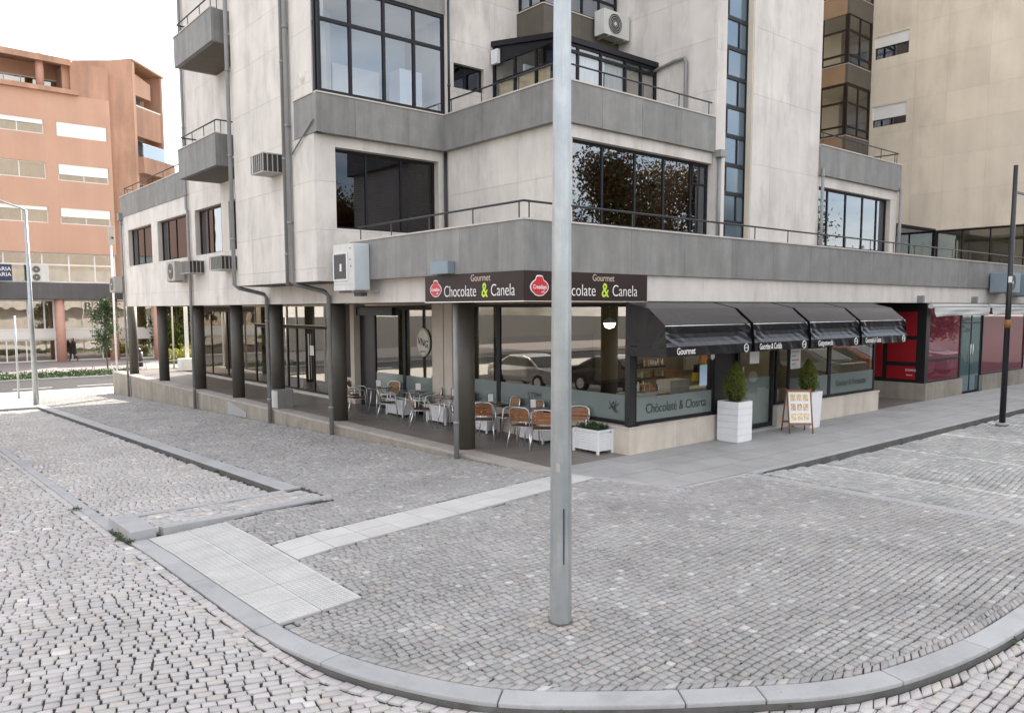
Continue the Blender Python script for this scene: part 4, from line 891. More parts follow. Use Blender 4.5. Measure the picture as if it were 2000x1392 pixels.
# right-hand shop front
for a, b_ in ((24.5, 25.9), (25.9, 27.3), (29.0, 30.6), (30.6, 32.4), (32.4, 33.6)): B('plinth_slab', M_riser, bld, a+.002, b_-.002, 9.86, 10.1, 0, .52)
window(bld, 'y', 9.94, 24.55, 27.25, .52, 2.94, (), [1.2], M_frame, G_redg, .06)
window(bld, 'y', 9.94, 29.05, 33.2, .52, 2.94, (), (), M_frame, G_redg, .06)
gd = window(bld, 'y', 9.96, 27.3, 29.0, .03, 2.94, [28.15], [2.3], M_frame, G_green, .03, .04, 'door')
for xx in (28.05, 28.25): MB().tube([(xx, 9.93, .95), (xx, 9.93, 1.6)], .012, 8).build('handle', M_alu, gd)
B('pier', M_white, bld, 33.25, 33.6, 9.9, 10.2, .0, 2.94); B('pier', M_black, bld, 33.65, 33.9, 9.9, 10.2, 0, 2.94)
window(bld, 'y', 9.96, 33.95, 36.6, .05, 2.94, [35.2], (), M_frame, G_green, .05)
B('shop_back', M_redp, bld, 24.9, 37, 13.8, 13.9, 0, 2.94); B('shop_floor', M_afloor, bld, 24.8, 38, 10.1, 14, -.01, .005); B('window_display', M_paper, bld, 29.8, 31.5, 11.0, 11.4, 0, 1.1)
for xx in (23.9, 28.0): B('awning_bracket', M_pipe, bld, xx, xx+.12, 9.80, 9.97, 2.94, 3.15)

# ================================================================== BEIGE WING
XE = 37.86
wing = thing('apartment_wing', 'tall beige apartment block at the right edge with two shuttered windows and stacked glazed balconies', 'building', (0, 0, 0))
wh = [(16.64, 18.22, 11.36, 12.31), (16.64, 18.22, 14.5, 15.53), (16.64, 18.22, 17.7, 18.7)]
clad(wing, 'x', XE, [9.3, 11.4, 13.2, 14.9, 16.3, 18.35], [6.29, 8.0, 9.6, 11.0, 12.36, 14.0, 15.7, 17.4, 19.5, 22, 25, 28], wh, M_beige, back=.3, gap=.002, backm=M_beige)
for a, b_, c, d in wh:
    wd = window(wing, 'x', XE+.12, a, b_, c, d, [a+(b_-a)*.45], (), M_frame, G_dark, .04)
    k = .68 if c < 12 else .52
    sb = MB(); zt_ = d; n = int((d-c)*k/.055)
    for i in range(n): sb.box(XE+.04, XE+.055, a, b_, d-(i+1)*.055+.002, d-i*.055)
    sb.build('roller_shutter', M_shut, wd); B('curtain', M_curtain, wd, XE+.35, XE+.36, a, b_-.5, c, d)
B('wing_end', M_beige, wing, XE+.03, 55, 9.3, 9.36, 6.3, 27.9); B('room_back', M_wallin, wing, XE+1, XE+1.1, 10, 18.3, 6.4, 27)
B('wing_mass', M_backing, wing, XE+1.2, 55, 9.4, 24, 6.3, 27.9); B('wing_soffit', M_beige, wing, XE+.35, 55, 9.4, 24, 6.27, 6.295); B('wing_base', M_backing, wing, 40, 55, 10, 24, 0, 6.26)
# glazed enclosure under the overhang
window(wing, 'x', XE+.1, 9.4, 15.1, 3.6, 6.26, [10.2, 11.6, 12.89, 14.02], (), M_frame, G_shop, .06); B('room_back', M_wallin, wing, XE+1.3, XE+1.4, 9.4, 15.1, 3.5, 6.25)
window(wing, 'y', 15.14, 28.5, XE+.08, 3.6, 6.26, [31, 34], (), M_frame, G_dark, .06); B('room_back', M_granite_dark, wing, 28.5, XE, 15.6, 15.7, 3.6, 6.3); B('canopy', M_frame, wing, 28.5, XE, 15.1, 18.3, 6.27, 6.35)
# balcony stack
XQ, YQ = 35.6, 18.35
for z in (6.67, 9.9, 13.13, 16.2, 19.4):
    parapet(wing, 'y', YQ, [XQ, XE-.01], z, z+.87, M_granite_dark); 
    q = B('parapet_slab', mat('tan_granite_slab', (0.30, 0.195, 0.115), .7, .08, 2), wing, XQ, XQ+.12, YQ+.125, 24, z, z+.84); B('coping', M_coping, wing, XQ-.02, XQ+.14, YQ+.145, 24, z+.84, z+.87)
    z0, z1 = z+.87, z+3.22
    window(wing, 'y', YQ+.03, XQ+.05, XE-.01, z0, z1, [36.75], [z0+.42, z0+1.5], M_frameb, G_shopf, .09, .07)
    window(wing, 'x', XQ+.03, YQ+.11, 24, z0, z1, [19.65, 21.2, 22.8], [z0+.42, z0+1.5], M_frameb, G_shopf, .09, .07)
    B('room_ceiling', M_ceil, wing, XQ+.2, XE+2, YQ+.2, 24, z1-.02, z1); B('room_floor', M_slab, wing, XQ+.2, XE+2, YQ+.2, 24, z+.05, z+.1)
B('room_wall', M_beige, wing, XE-.35, XE-.3, YQ+1.4, 24, 6.7, 22.6); B('room_wall', M_beige, wing, XQ+.2, XE-.35, 21.9, 22, 6.7, 22.6)
B('wing_back', M_beige, wing, 30, 40, 24.0, 24.2, 0, 26)

# ================================================================== SIGN
sg = thing('shop_sign', 'dark brown corner sign reading Chocolate & Canela on both faces', 'sign', (8.57, 9.9, 2.94))
MB().prism([(8.55, 9.88), (11.69, 9.88), (11.69, 9.96), (8.86, 9.96), (8.86, 12.82), (8.55, 12.82)], 2.935, 3.437).build('sign_board', M_sign, sg)
MB().prism([(8.545, 9.875), (11.70, 9.875), (11.70, 9.90), (8.57, 9.90), (8.57, 12.83), (8.545, 12.83)], 2.92, 2.934).build('sign_trim', M_alu, sg)
def logo(face, u, z, s):
    n = 36; pts = []
    for k in range(n):
        a = 2*math.pi*k/n; r = 1+.04*math.cos(2*a); px_, pz_ = .30*s*math.cos(a)*r, .205*s*math.sin(a)
        if abs(math.cos(a)) < .38 and math.sin(a) > 0: pz_ += .09*s
        if math.sin(a) < -.8: pz_ -= .02*s
        pts.append((px_, pz_))
    def P(px_, pz_, d): return (u+px_, 9.88-d, z+pz_) if face == 'y' else (8.55-d, u-px_, z+pz_)
    for sc, d, m, nm in ((1.0, .006, M_lw, 'logo_rim'), (.9, .012, M_red, 'logo_badge')):
        b = MB(); b.add([P(0, 0, d)]+[P(a*sc, c*sc, d) for a, c in pts]+[P(a*sc, c*sc, 0) for a, c in pts], [(0, 1+(k+1) % n, 1+k) if face != 'y' else (0, 1+k, 1+(k+1) % n) for k in range(n)]+[(1+k, 1+(k+1) % n, 1+n+(k+1) % n, 1+n+k) for k in range(n)]); b.build(nm, m, sg)
    lc = P(0, .0, .016); text('lettering', 'Creedays', .15*s, lc, face, M_lw, sg, 'CENTER', .001, .8, .001); text('lettering', 'café', .07*s, P(.1*s, -.12*s, .016), face, M_lw, sg, 'CENTER', .001)
logo('x', 12.45, 3.165, .62); logo('y', 8.90, 3.165, .68)
text('lettering', 'Chocolate', .30, (8.545, 12.18, 3.115), 'x', M_lw, sg, 'LEFT', .002, .80, -.0035); text('ampersand', '&', .36, (8.545, 11.02, 3.12), 'x', M_lg, sg, 'LEFT', .002, .80, .004); text('lettering', 'Canela', .30, (8.545, 10.76, 3.115), 'x', M_lw, sg, 'LEFT', .002, .80, -.0035)
text('lettering', 'Gourmet', .17, (8.545, 11.34, 3.345), 'x', M_lt, sg, 'LEFT', .002, .9)
text('lettering', 'Chocolate', .30, (9.20, 9.875, 3.115), 'y', M_lw, sg, 'LEFT', .002, .85, -.0035); text('ampersand', '&', .36, (10.42, 9.875, 3.12), 'y', M_lg, sg, 'LEFT', .002, .85, .004); text('lettering', 'Canela', .30, (10.70, 9.875, 3.115), 'y', M_lw, sg, 'LEFT', .002, .85, -.0035)
text('lettering', 'Gourmet', .17, (10.18, 9.875, 3.345), 'y', M_lt, sg, 'LEFT', .002, .9)
sb_ = thing('sign_floodlight_box', 'small blue-grey box fixed to the grey parapet above the brown sign', 'box', (8.5, 12.2, 3.44)); B('box', M_acb, sb_, 8.40, 8.56, 11.85, 12.42, 3.45, 3.68, .006)

# ================================================================== AWNINGS
def awning(x0, x1, s, label, first=False):
    a = thing('awning', label, 'awning', (x0, 9.9, 2.9), 'black awnings over the café front')
    prof = [(9.90, 2.915), (9.36, 2.80), (8.98, 2.50), (8.93, 2.10), (8.93, 1.92)]
    nx = 14; ns = 5; b = MB(); P = []
    rows = []
    for i in range(len(prof)-1):
        for k in range(ns):
            t = k/ns; rows.append((lerp(prof[i][0], prof[i+1][0], t), lerp(prof[i][1], prof[i+1][1], t), i, t))
    rows.append((*prof[-1], 3, 1))
    r = random.Random(int(x0*10))
    for (y, z, i, t) in rows:
        for k in range(nx+1):
            u = k/nx; x = lerp(x0, x1, u); e = min(u, 1-u); sag = 0
            if i == 2: sag = .055*math.sin(math.pi*t)*(1-.6*math.exp(-e*14))+.026*math.sin(u*40+t*9)*math.exp(-e*9)
            if i == 1: sag = .012*math.sin(math.pi*t)
            P.append((x, y+sag, z-sag*.2))
    nr = len(rows); cut = 3*ns
    f = [(j*(nx+1)+k, j*(nx+1)+k+1, (j+1)*(nx+1)+k+1, (j+1)*(nx+1)+k) for j in range(cut) for k in range(nx)]
    b.add(P, f, 0, False)
    for xx in (x0, x1):     # gathered side cheek
        v = []; m_ = 9
        for k in range(m_+1):
            t = k/m_; idx = min(int(t*cut), cut); y, z = rows[idx][0], rows[idx][1]; v.append((xx, y, z)); v.append((xx+(.03*math.sin(k*2.3) if 0 < k < m_ else 0)*(1 if xx == x0 else -1), lerp(9.90, 8.95, t*.9), lerp(2.1, 2.10, t)))
        b.add(v, [(2*k, 2*k+1, 2*k+3, 2*k+2) for k in range(m_)], 0, True)
    b.build('canopy', M_awn, a)
    vb = MB(); V = [(lerp(x0, x1, k/nx), 8.93, 2.10) for k in range(nx+1)]+[(lerp(x0, x1, k/nx), 8.93+.012*math.sin(k*1.9), 1.92) for k in range(nx+1)]
    vb.add(V, [(k, nx+1+k, nx+2+k, k+1) for k in range(nx)]); va = vb.build('valance', M_awn, a)
    for xx in (x0, x1): vb = MB().add([(xx, 8.93, 2.10), (xx, 8.93, 1.92), (xx, 9.88, 1.90), (xx, 9.88, 2.08)], [(0, 1, 2, 3)]).build('side_valance', M_awn, a)
    for yy, zz in ((9.36, 2.79), (8.98, 2.49), (8.94, 2.10)): MB().tube([(x0+.01, yy+.01, zz-.01), (x1-.01, yy+.01, zz-.01)], .012, 6).build('frame_bar', M_alu, a)
    text('lettering', s, .17, (x0+.28 if len(s) < 10 else x0+.16, 8.918, 2.01), 'y', M_lw, va, 'LEFT', .001, .86 if len(s) < 10 else .66, .001)
    hx = [(x1-.22+.075*math.sin(k*math.pi/3), 2.01+.085*math.cos(k*math.pi/3)) for k in range(7)]
    MB().tube([(p[0], 8.915, p[1]) for p in hx], .009, 5, caps=False).build('hexagon_badge', M_lw, va); text('lettering', 'SOMA', .05, (x1-.22, 8.915, 2.01), 'y', M_lw, va, 'CENTER', .001)
awning(11.12, 13.82, 'Gourmet', 'widest black awning nearest the corner, reading Gourmet on its valance')
awning(13.92, 16.02, 'Gocrtise & Cotlds', 'black awning over the café door, second from the corner')
awning(16.12, 18.36, 'Gstyetwob', 'black awning over the window left of the last one, third from the corner')
awning(18.46, 20.90, 'Gocratsb & Gasta', 'black awning farthest from the corner, beside the red panels')
def wawn(x0, x1, label):
    a = thing('retracted_awning', label, 'awning', (x0, 9.7, 2.9), 'cream awnings over the right-hand shop'); MB().tube([(x0, 9.62, 2.84), (x1, 9.62, 2.84)], .07, 12).build('roller', M_awnw, a)
    nx, nz = 24, 6; P = []
    for j in range(nz+1):
        for k in range(nx+1):
            u = k/nx; t = j/nz; P.append((lerp(x0+.05*t, x1-.05*t, u), 9.50+.03*math.sin(u*math.pi*3+t*5)*t+.02*math.cos(t*12)*math.sin(math.pi*u), 2.80-.27*t-.03*t*math.sin(math.pi*u)*(-1)))
    MB().add(P, [(j*(nx+1)+k, j*(nx+1)+k+1, (j+1)*(nx+1)+k+1, (j+1)*(nx+1)+k) for j in range(nz) for k in range(nx)], 0, True).build('cloth', M_awnw, a)
wawn(24.0, 28.3, 'rolled-up cream awning with drooping valance over the greenish glass doors')
wawn(28.5, 32.6, 'rolled-up cream awning passing behind the black pole')
wawn(32.7, 36.4, 'rolled-up cream awning at the right edge, beyond the black pole')

# ================================================================== AIR CONDITIONERS
def ac_split(x0, x1, y0, y1, z0, z1, face, m, label, fans=1, br=True, grp=None):
    t = thing('air_conditioner', label, 'air conditioner', (x0, y0, z0), grp); B('casing', m, t, x0, x1, y0, y1, z0, z1, .012)
    cz = [(z0+z1)/2] if fans == 1 else [lerp(z0, z1, .27), lerp(z0, z1, .73)]
    for c in cz:
        r = min((z1-z0)/fans, (x1-x0) if face == 'y' else (y1-y0))*.40
        u = lerp(x0, x1, .42) if face == 'y' else lerp(y0, y1, .5)
        p = (lambda d, a, rr: (u+rr*math.cos(a), y0-d, c+rr*math.sin(a))) if face == 'y' else (lambda d, a, rr: (x0-d, u+rr*math.cos(a), c+rr*math.sin(a)))
        q = MB().tube([p(.001, 0, 0), p(.012, 0, 0)], r, 24).build('fan_grille', M_grille, t)
        for rr in (.35, .6, .82, 1.0): MB().tube([p(.014, 2*math.pi*k/24, r*rr) for k in range(25)], .005, 5, caps=False).build('grille_ring', m, q)
        MB().tube([p(.012, 0, 0), p(.02, 0, 0)], r*.2, 12).build('fan_hub', M_acw, q)
    if br:
        for k in (.2, .8):
            if face == 'y': xx = lerp(x0, x1, k); b = MB().box(xx-.015, xx+.015, y0, y1+.12, z0-.03, z0-.001); b.build('bracket', M_acg, t)
            else: yy = lerp(y0, y1, k); b = MB().box(x0, x1+.12, yy-.015, yy+.015, z0-.03, z0-.001); b.build('bracket', M_acg, t)
    return t
def ac_box(x0, x1, y0, y1, z0, z1, label):
    t = thing('window_air_conditioner', label, 'air conditioner', (x0, y0, z0), 'caged window air conditioners')
    B('core', M_grille, t, x0+.03, x1, y0+.03, y1-.03, z0+.03, z1-.03)
    c = MB()
    for z in (z0, z1-.025): c.box(x0, x1, y0, y1, z, z+.025)
    for y in steps(y0, y1, .12): c.box(x0, x0+.02, y-.012, y+.012, z0+.025, z1-.025)
    for x in steps(x0, x1, .12)[1:]:
        for y in (y0, y1-.02): c.box(x-.012, x+.012, y, y+.02, z0+.025, z1-.025)
    c.build('cage', M_acg, t)
ac_box(7.47, 7.965, 17.92, 18.62, 6.0, 6.45, 'caged window air conditioner high on the pale tower between the pipes')
ac_box(8.37, 8.865, 26.25, 27.15, 3.98, 4.40, 'caged air conditioner under the left windows, crossed by a downpipe')
ac_box(8.37, 8.865, 23.35, 24.35, 3.98, 4.40, 'caged air conditioner under the left windows, nearest the tower')
ac_split(8.40, 8.72, 27.85, 28.75, 3.78, 4.45, 'x', M_acg, 'grey condenser box on the left wall beside the caged unit')
ac_split(8.40, 8.72, 36.0, 36.8, 3.55, 4.2, 'x', M_acg, 'grey condenser at the far left corner above the first column')
t = thing('air_conditioner', 'large off-white condenser hung at the tower corner left of the brown sign', 'air conditioner', (8.18, 14.98, 3.2))
B('casing', M_acw, t, 8.18, 8.555, 14.98, 15.9, 3.2, 4.2, .012); B('side_cover', mat('bluish_casing', (0.50, 0.54, 0.56), .5, .04, 3), t, 8.20, 8.55, 14.965, 14.98, 3.22, 4.18)
q = B('intake_grille', M_acg, t, 8.165, 8.18, 15.27, 15.84, 3.44, 4.0)
for y_ in steps(15.30, 15.82, .035): B('grille_bar', M_grille, q, 8.158, 8.166, y_-.006, y_+.006, 3.46, 3.98)
for a_, b_, c_, d_ in ((15.24, 15.27, 3.42, 4.02), (15.84, 15.87, 3.42, 4.02), (15.27, 15.84, 3.42, 3.44), (15.27, 15.84, 4.0, 4.02)): B('grille_frame', M_wplast, q, 8.155, 8.18, a_, b_, c_, d_)
B('label_plate', M_paper, q, 8.154, 8.158, 15.48, 15.56, 3.62, 3.78); B('seam', M_acg, t, 8.176, 8.18, 14.99, 15.89, 3.33, 3.335)
for y_, z_ in ((15.12, 4.1), (15.13, 3.86), (15.10, 3.72)): B('screw_cap', M_grille, t, 8.172, 8.18, y_-.015, y_+.015, z_-.015, z_+.015)
for y_ in (15.1, 15.75): B('bracket', M_acg, t, 8.2, 8.86, y_-.02, y_+.02, 3.16, 3.199)
B('pipe_stub', M_grille, t, 8.35, 8.5, 15.0, 15.3, 3.08, 3.16)
t = ac_split(15.62, 16.62, 14.78, 15.14, 10.05, 10.70, 'y', M_acw, 'white condenser with round fan bracketed on the brown balcony')
ac_split(29.2, 30.5, 9.35, 9.85, 3.3, 3.95, 'y', M_acb, 'blue-grey condenser on the parapet left of the black pole top'); ac_split(31.0, 32.4, 9.35, 9.85, 3.2, 3.95, 'y', M_acb, 'blue-grey condenser at the right edge beyond the black pole')

# ================================================================== POLES
def zr_(x, y): return zg(y)
lp = thing('lamp_post', 'tall galvanised octagonal lamp post standing in the middle of the cobbled corner', 'lamp post', (4.70, 4.93, 0))
MB().tube([(4.70+.0*i, 4.93, z) for i, z in enumerate((-.03, 2, 4, 6, 9))], [.100, .090, .080, .070, .055], 8).build('shaft', M_galv, lp)
for p_ in lp.children:
    for f_ in p_.data.polygons: f_.use_smooth = False
MB().tube([(4.70, 4.93, -.02), (4.70, 4.93, .008)], .108, 12).build('mortar_collar', M_ground, lp)
B('door_slot', M_grille, lp, 4.655, 4.662, 4.842, 4.856, .55, 1.05)
MB().tube([(4.70, 4.93, 9), (4.70, 4.93, 9.3), (5.6, 4.93, 9.5)], .035, 8).build('arm', M_galv, lp); MB().obox((5.8, 4.93, 9.5), .35, .13, .06).build('lamp_head', M_acg, lp)
B('small_sticker', M_acg, lp, 4.612, 4.618, 4.85, 4.90, 1.38, 1.46)
bp_ = thing('black_pole', 'thin black pole at the right edge of the car park', 'pole', (21.6, 6.85, -.07)); MB().cyl(21.6, 6.85, -.15, 6.2, .072, .05, 16).build('shaft', M_blackpole, bp_)
B('arm', M_blackpole, bp_, 21.65, 22.6, 6.83, 6.87, 5.55, 5.6); B('tag', M_paper, bp_, 21.525, 21.535, 6.78, 6.86, 3.4, 3.55); MB().cyl(21.6, 6.85, 2.3, 2.5, .071, .0705, 16).build('rust_band', mat('pole_rust', (0.25, 0.11, 0.03), .8, .2, 8), bp_); MB().cyl(21.6, 6.85, -.1, -.04, .14, .14, 16).build('base_collar', M_kerb, bp_)
z0 = zg(35.1); ll = thing('street_lamp', 'pale galvanised street lamp with a long arm reaching out of the left edge', 'street lamp', (5.2, 35.1, z0))
MB().cyl(5.2, 35.1, z0, 6.6, .11, .055, 12).build('shaft', M_galv, ll); MB().tube([(5.2, 35.1, 6.58), (5.1, 35.1, 6.66), (4.2, 35.1, 6.95), (3.3, 35.1, 7.2)], .035, 8).build('arm', M_galv, ll); MB().obox((3.0, 35.1, 7.25), .35, .14, .06).build('lamp_head', M_acg, ll)
z0 = zg(39.6); sp = thing('thin_pole', 'thin pale post left of the left street lamp', 'pole', (5.23, 39.6, z0)); MB().cyl(5.23, 39.6, z0, 2.55, .045, .04, 10).build('shaft', M_galv, sp)
z0 = zg(40); cp = thing('camera_pole', 'white pole with a small camera box beside the far left column', 'pole', (8.9, 39.4, 0))
MB().cyl(8.95, 38.6, 0, 5.7, .045, .04, 12).build('shaft', M_wplast, cp); B('camera_box', M_acg, cp, 8.84, 9.08, 38.4, 38.6, 5.7, 6.5, .03); MB().tube([(8.96, 38.34, 6.0), (8.96, 38.28, 5.98)], .05, 12).build('lens', M_grille, cp)

# ================================================================== CAFÉ FURNITURE
def make_chair(name, slat=False):
    t = thing(name, '', 'chair')
    f = MB()
    for s in (-1, 1):
        f.tube([(s*.245, .25, 0), (s*.235, .21, .42), (s*.235, .19, .60), (s*.24, .13, .65), (s*.245, -.05, .655), (s*.235, -.20, .66)], .0125, 8)
        f.tube([(s*.25, -.30, 0), (s*.21, -.17, .44)], .0125, 8)
    f.tube([(-.22, .20, .40), (-.22, -.17, .42), (.22, -.17, .42), (.22, .20, .40), (-.22, .20, .40)], .010, 8)
    f.tube([(-.20, -.17, .42), (-.215, -.225, .66), (-.205, -.25, .76), (-.15, -.265, .815), (0, -.28, .83), (.15, -.265, .815), (.205, -.25, .76), (.215, -.225, .66), (.20, -.17, .42)], .0125, 8)
    f.build('frame', M_alu, t, rel=True)
    n = 8; v = []; 
    for i in range(n+1):
        for j in range(n+1):
            u, w_ = i/n*2-1, j/n; v.append((u*.205, -.18+w_*.38, .435-.018*(1-u*u)*math.sin(math.pi*w_)))
    v2 = [(a, b, c-.014) for a, b, c in v]; m_ = n+1
    F = [(i*m_+j, (i+1)*m_+j, (i+1)*m_+j+1, i*m_+j+1) for i in range(n) for j in range(n)]
    s = MB().add(v, F, 0, True); s.add(v2, [tuple(reversed(q)) for q in F], 0, True); s.box(-.21, .21, .195, .21, .42, .436); s.build('seat', M_seat, t, rel=True)
    def back(z0, z1):
        v = []
        for i in range(n+1):
            for j in range(5):
                u, w_ = i/n*2-1, j/4; z = lerp(z0, z1, w_); v.append((u*.195, -.185-(z-.44)*.25-.03*(1-u*u)-.005, z))
        v2 = [(a, b+.012, c) for a, b, c in v]; F = [(i*5+j, i*5+j+1, (i+1)*5+j+1, (i+1)*5+j) for i in range(n) for j in range(4)]
        b = MB().add(v, F, 0, True); b.add(v2, [tuple(reversed(q)) for q in F], 0, True); return b
    if slat:
        for a, c in ((.54, .62), (.635, .70), (.715, .785)): back(a, c).build('back_slat', M_wood, t, rel=True)
    else: back(.50, .79).build('backrest', M_wick, t, rel=True)
    return t
def aim(ix, iy): return math.atan2(iy, ix)-math.pi/2
IR = Vector((.766, -.643)); IFW = Vector((.643, .766))
def dirv(a, b): d = IR*a+IFW*b; return aim(d.x, d.y)
GC = 'aluminium café chairs in the arcade'
ch0 = make_chair('cafe_chair'); ch1 = make_chair('cafe_chair', True)
chairs = [  # (x, y, right/forward facing, slatted, label)
 (10.30, 17.22, (1, .15), 0, 'tan-backed café chair seen side-on, just right of the second column from the corner'),
 (10.20, 15.55, (1, .2), 0, 'tan-backed café chair seen side-on between the two nearest columns, second of the pair'),
 (10.20, 18.75, (.9, .5), 0, 'café chair half hidden by the second column, at the farthest table'),
 (11.00, 18.35, (-.6, -1), 0, 'café chair between the far table and the glass'),
 (11.00, 16.35, (-1, -.45), 0, 'café chair with rounded tan back left of the oval-sticker window post'),
 (11.02, 15.05, (-1, -.5), 0, 'café chair with rounded tan back in front of the beige piers'),
 (10.55, 14.35, (-.3, .9), 0, 'café chair with its back to the camera beside the nearest pipe'),
 (10.25, 13.15, (.1, 1), 1, 'slatted café chair just right of the corner column'),
 (11.02, 13.35, (-1, -.55), 0, 'tan-backed café chair under the big side window, left of two'),
 (11.02, 12.55, (-1, -.5), 0, 'tan-backed café chair under the big side window, right of two'),
 (10.34, 11.95, (.45, 1), 1, 'bright slatted café chair left of the lamp post, its back to the camera'),
 (10.36, 11.38, (.1, 1), 1, 'slatted café chair partly covered by the lamp post'),
 (10.96, 11.05, (-.3, -1), 1, 'slatted café chair right of the lamp post behind the white planter'),
 (10.55, 19.3, (1, -.2), 0, 'café chair farthest back in the arcade'),
]
for i, (x, y, d, sl_, lb) in enumerate(chairs):
    src = ch1 if sl_ else ch0
    if i == 0: c = ch0; c.location = (x, y, 0.001); c.rotation_euler[2] = dirv(*d); tag(c, lb, 'chair', GC)
    elif sl_ and i == 7: c = ch1; c.location = (x, y, 0.001); c.rotation_euler[2] = dirv(*d); tag(c, lb, 'chair', GC)
    else: copy_tree(src, (x, y, 0.001), dirv(*d), lb, GC)
tb = thing('cafe_table', '', 'table', (0, 0, 0))
MB().tube([(0, 0, .715), (0, 0, .735)], .36, 32).build('table_top', M_ttop, tb, rel=True); MB().tube([(0, 0, .705), (0, 0, .714)], .355, 32).build('rim', M_alu, tb, rel=True)
for a in (45, 135, 225, 315): c, s = math.cos(R_(a)), math.sin(R_(a)); MB().tube([(c*.20, s*.20, .705), (c*.24, s*.24, .35), (c*.30, s*.30, 0)], .013, 8).build('leg', M_alu, tb, rel=True)
tabs = [(10.62, 18.2, 'round dark café table farthest back by the second column'), (10.78, 16.72, 'round dark café table left of the beige piers'), (10.62, 15.0, 'round dark café table between the two nearest columns'), (10.68, 13.55, 'round dark café table just right of the corner column'), (10.66, 12.1, 'round dark café table behind the lamp post')]
for i, (x, y, lb) in enumerate(tabs):
    if i == 0: tb.location = (x, y, .001); tag(tb, lb, 'table', 'round café tables')
    else: copy_tree(tb, (x, y, .001), .3*i, lb, 'round café tables')
mh = thing('menu_holder', '', 'menu holder'); MB().box(-.07, .07, -.02, .02, 0, .02).build('base', M_wood, mh, rel=True); b = MB(); b.box(-.065, .065, -.006, .006, .02, .19).build('card', M_paper, mh, rel=True)
b = MB(); b.box(-.075, -.065, -.01, .01, .02, .2); b.box(.065, .075, -.01, .01, .02, .2); b.box(-.075, .075, -.01, .01, .19, .2); b.build('frame', M_ttop, mh, rel=True)
for i, (x, y, lb) in enumerate([(10.55, 18.1, 'menu holder on the farthest café table'), (10.82, 16.6, 'menu holder on the table left of the beige piers'), (10.72, 14.9, 'black-framed menu holder on the table between the nearest columns'), (10.66, 13.45, 'menu holder on the table right of the corner column'), (10.68, 12.05, 'menu holder on the table behind the lamp post')]):
    if i == 0: mh.location = (x, y, .737); mh.rotation_euler[2] = R_(-40); tag(mh, lb, 'menu holder', 'menu holders')
    else: copy_tree(mh, (x, y, .737), R_(-40+7*i), lb, 'menu holders')

# planters
def leaves(n, fn, size, seed, up=.3):
    r = np.random.default_rng(seed); P = fn(r, n); N_ = r.normal(0, 1, (n, 3)); N_[:, 2] += up; N_ /= np.linalg.norm(N_, axis=1)[:, None]
    T = np.cross(N_, r.normal(0, 1, (n, 3))); T /= np.linalg.norm(T, axis=1)[:, None]; Bv = np.cross(N_, T); s = size*r.uniform(.6, 1.3, (n, 1))
    V = np.stack([P-T*s, P+Bv*s*.45, P+T*s, P-Bv*s*.45], 1); return V
def leaf_obj(name, V, m, parent=None, tn=None):
    n = len(V); me = bpy.data.meshes.new(name); me.vertices.add(n*4); me.vertices.foreach_set('co', V.reshape(-1).astype(np.float32)); me.loops.add(n*4); me.loops.foreach_set('vertex_index', np.arange(n*4, dtype=np.int32))
    me.polygons.add(n); me.polygons.foreach_set('loop_start', np.arange(0, n*4, 4, dtype=np.int32)); me.polygons.foreach_set('loop_total', np.full(n, 4, np.int32))
    at = me.color_attributes.new('tone', 'FLOAT_COLOR', 'POINT'); r = np.random.default_rng(n); k = r.uniform(.6, 1.4, (n, 1))*np.ones((n, 3)) if tn is None else tn
    at.data.foreach_set('color', np.c_[np.repeat(k, 4, axis=0), np.ones(n*4)].astype(np.float32).ravel()); me.materials.append(m); me.update()
    o = bpy.data.objects.new(name, me); COL.objects.link(o)
    if parent: o.parent = parent
    return o
def leafmat(name, c, tr=.35):
    m = mat(name, c, .55, .15, 3, tone=True); t = m.node_tree; b = t.nodes['Principled BSDF']; out = t.nodes['Material Output']
    tl = t.nodes.new('ShaderNodeBsdfTranslucent'); mx = t.nodes.new('ShaderNodeMixShader'); mx.inputs[0].default_value = tr
    src = b.inputs['Base Color'].links[0].from_socket; t.links.new(src, tl.inputs[0]); t.links.new(b.outputs[0], mx.inputs[1]); t.links.new(tl.outputs[0], mx.inputs[2]); t.links.new(mx.outputs[0], out.inputs[0]); return m
M_conif = leafmat('conifer_green', (0.15, 0.18, 0.028)); M_leafd = leafmat('dark_leaf', (0.04, 0.075, 0.025)); M_leafm = leafmat('mid_leaf', (0.06, 0.095, 0.028)); M_leafy = leafmat('sunny_leaf', (0.12, 0.16, 0.03), .5)
M_leafo = leafmat('autumn_leaf', (0.16, 0.10, 0.03), .4); M_leafp = leafmat('purple_leaf', (0.10, 0.035, 0.03), .3); M_flow = leafmat('red_flower', (0.35, 0.12, 0.08)); M_ylw = leafmat('yellow_shrub', (0.22, 0.22, 0.03), .4)
wd_ = leaf_obj('kerb_weeds', leaves(900, WEEDS, .016, 91), M_leafm); wd_['kind'] = 'stuff'
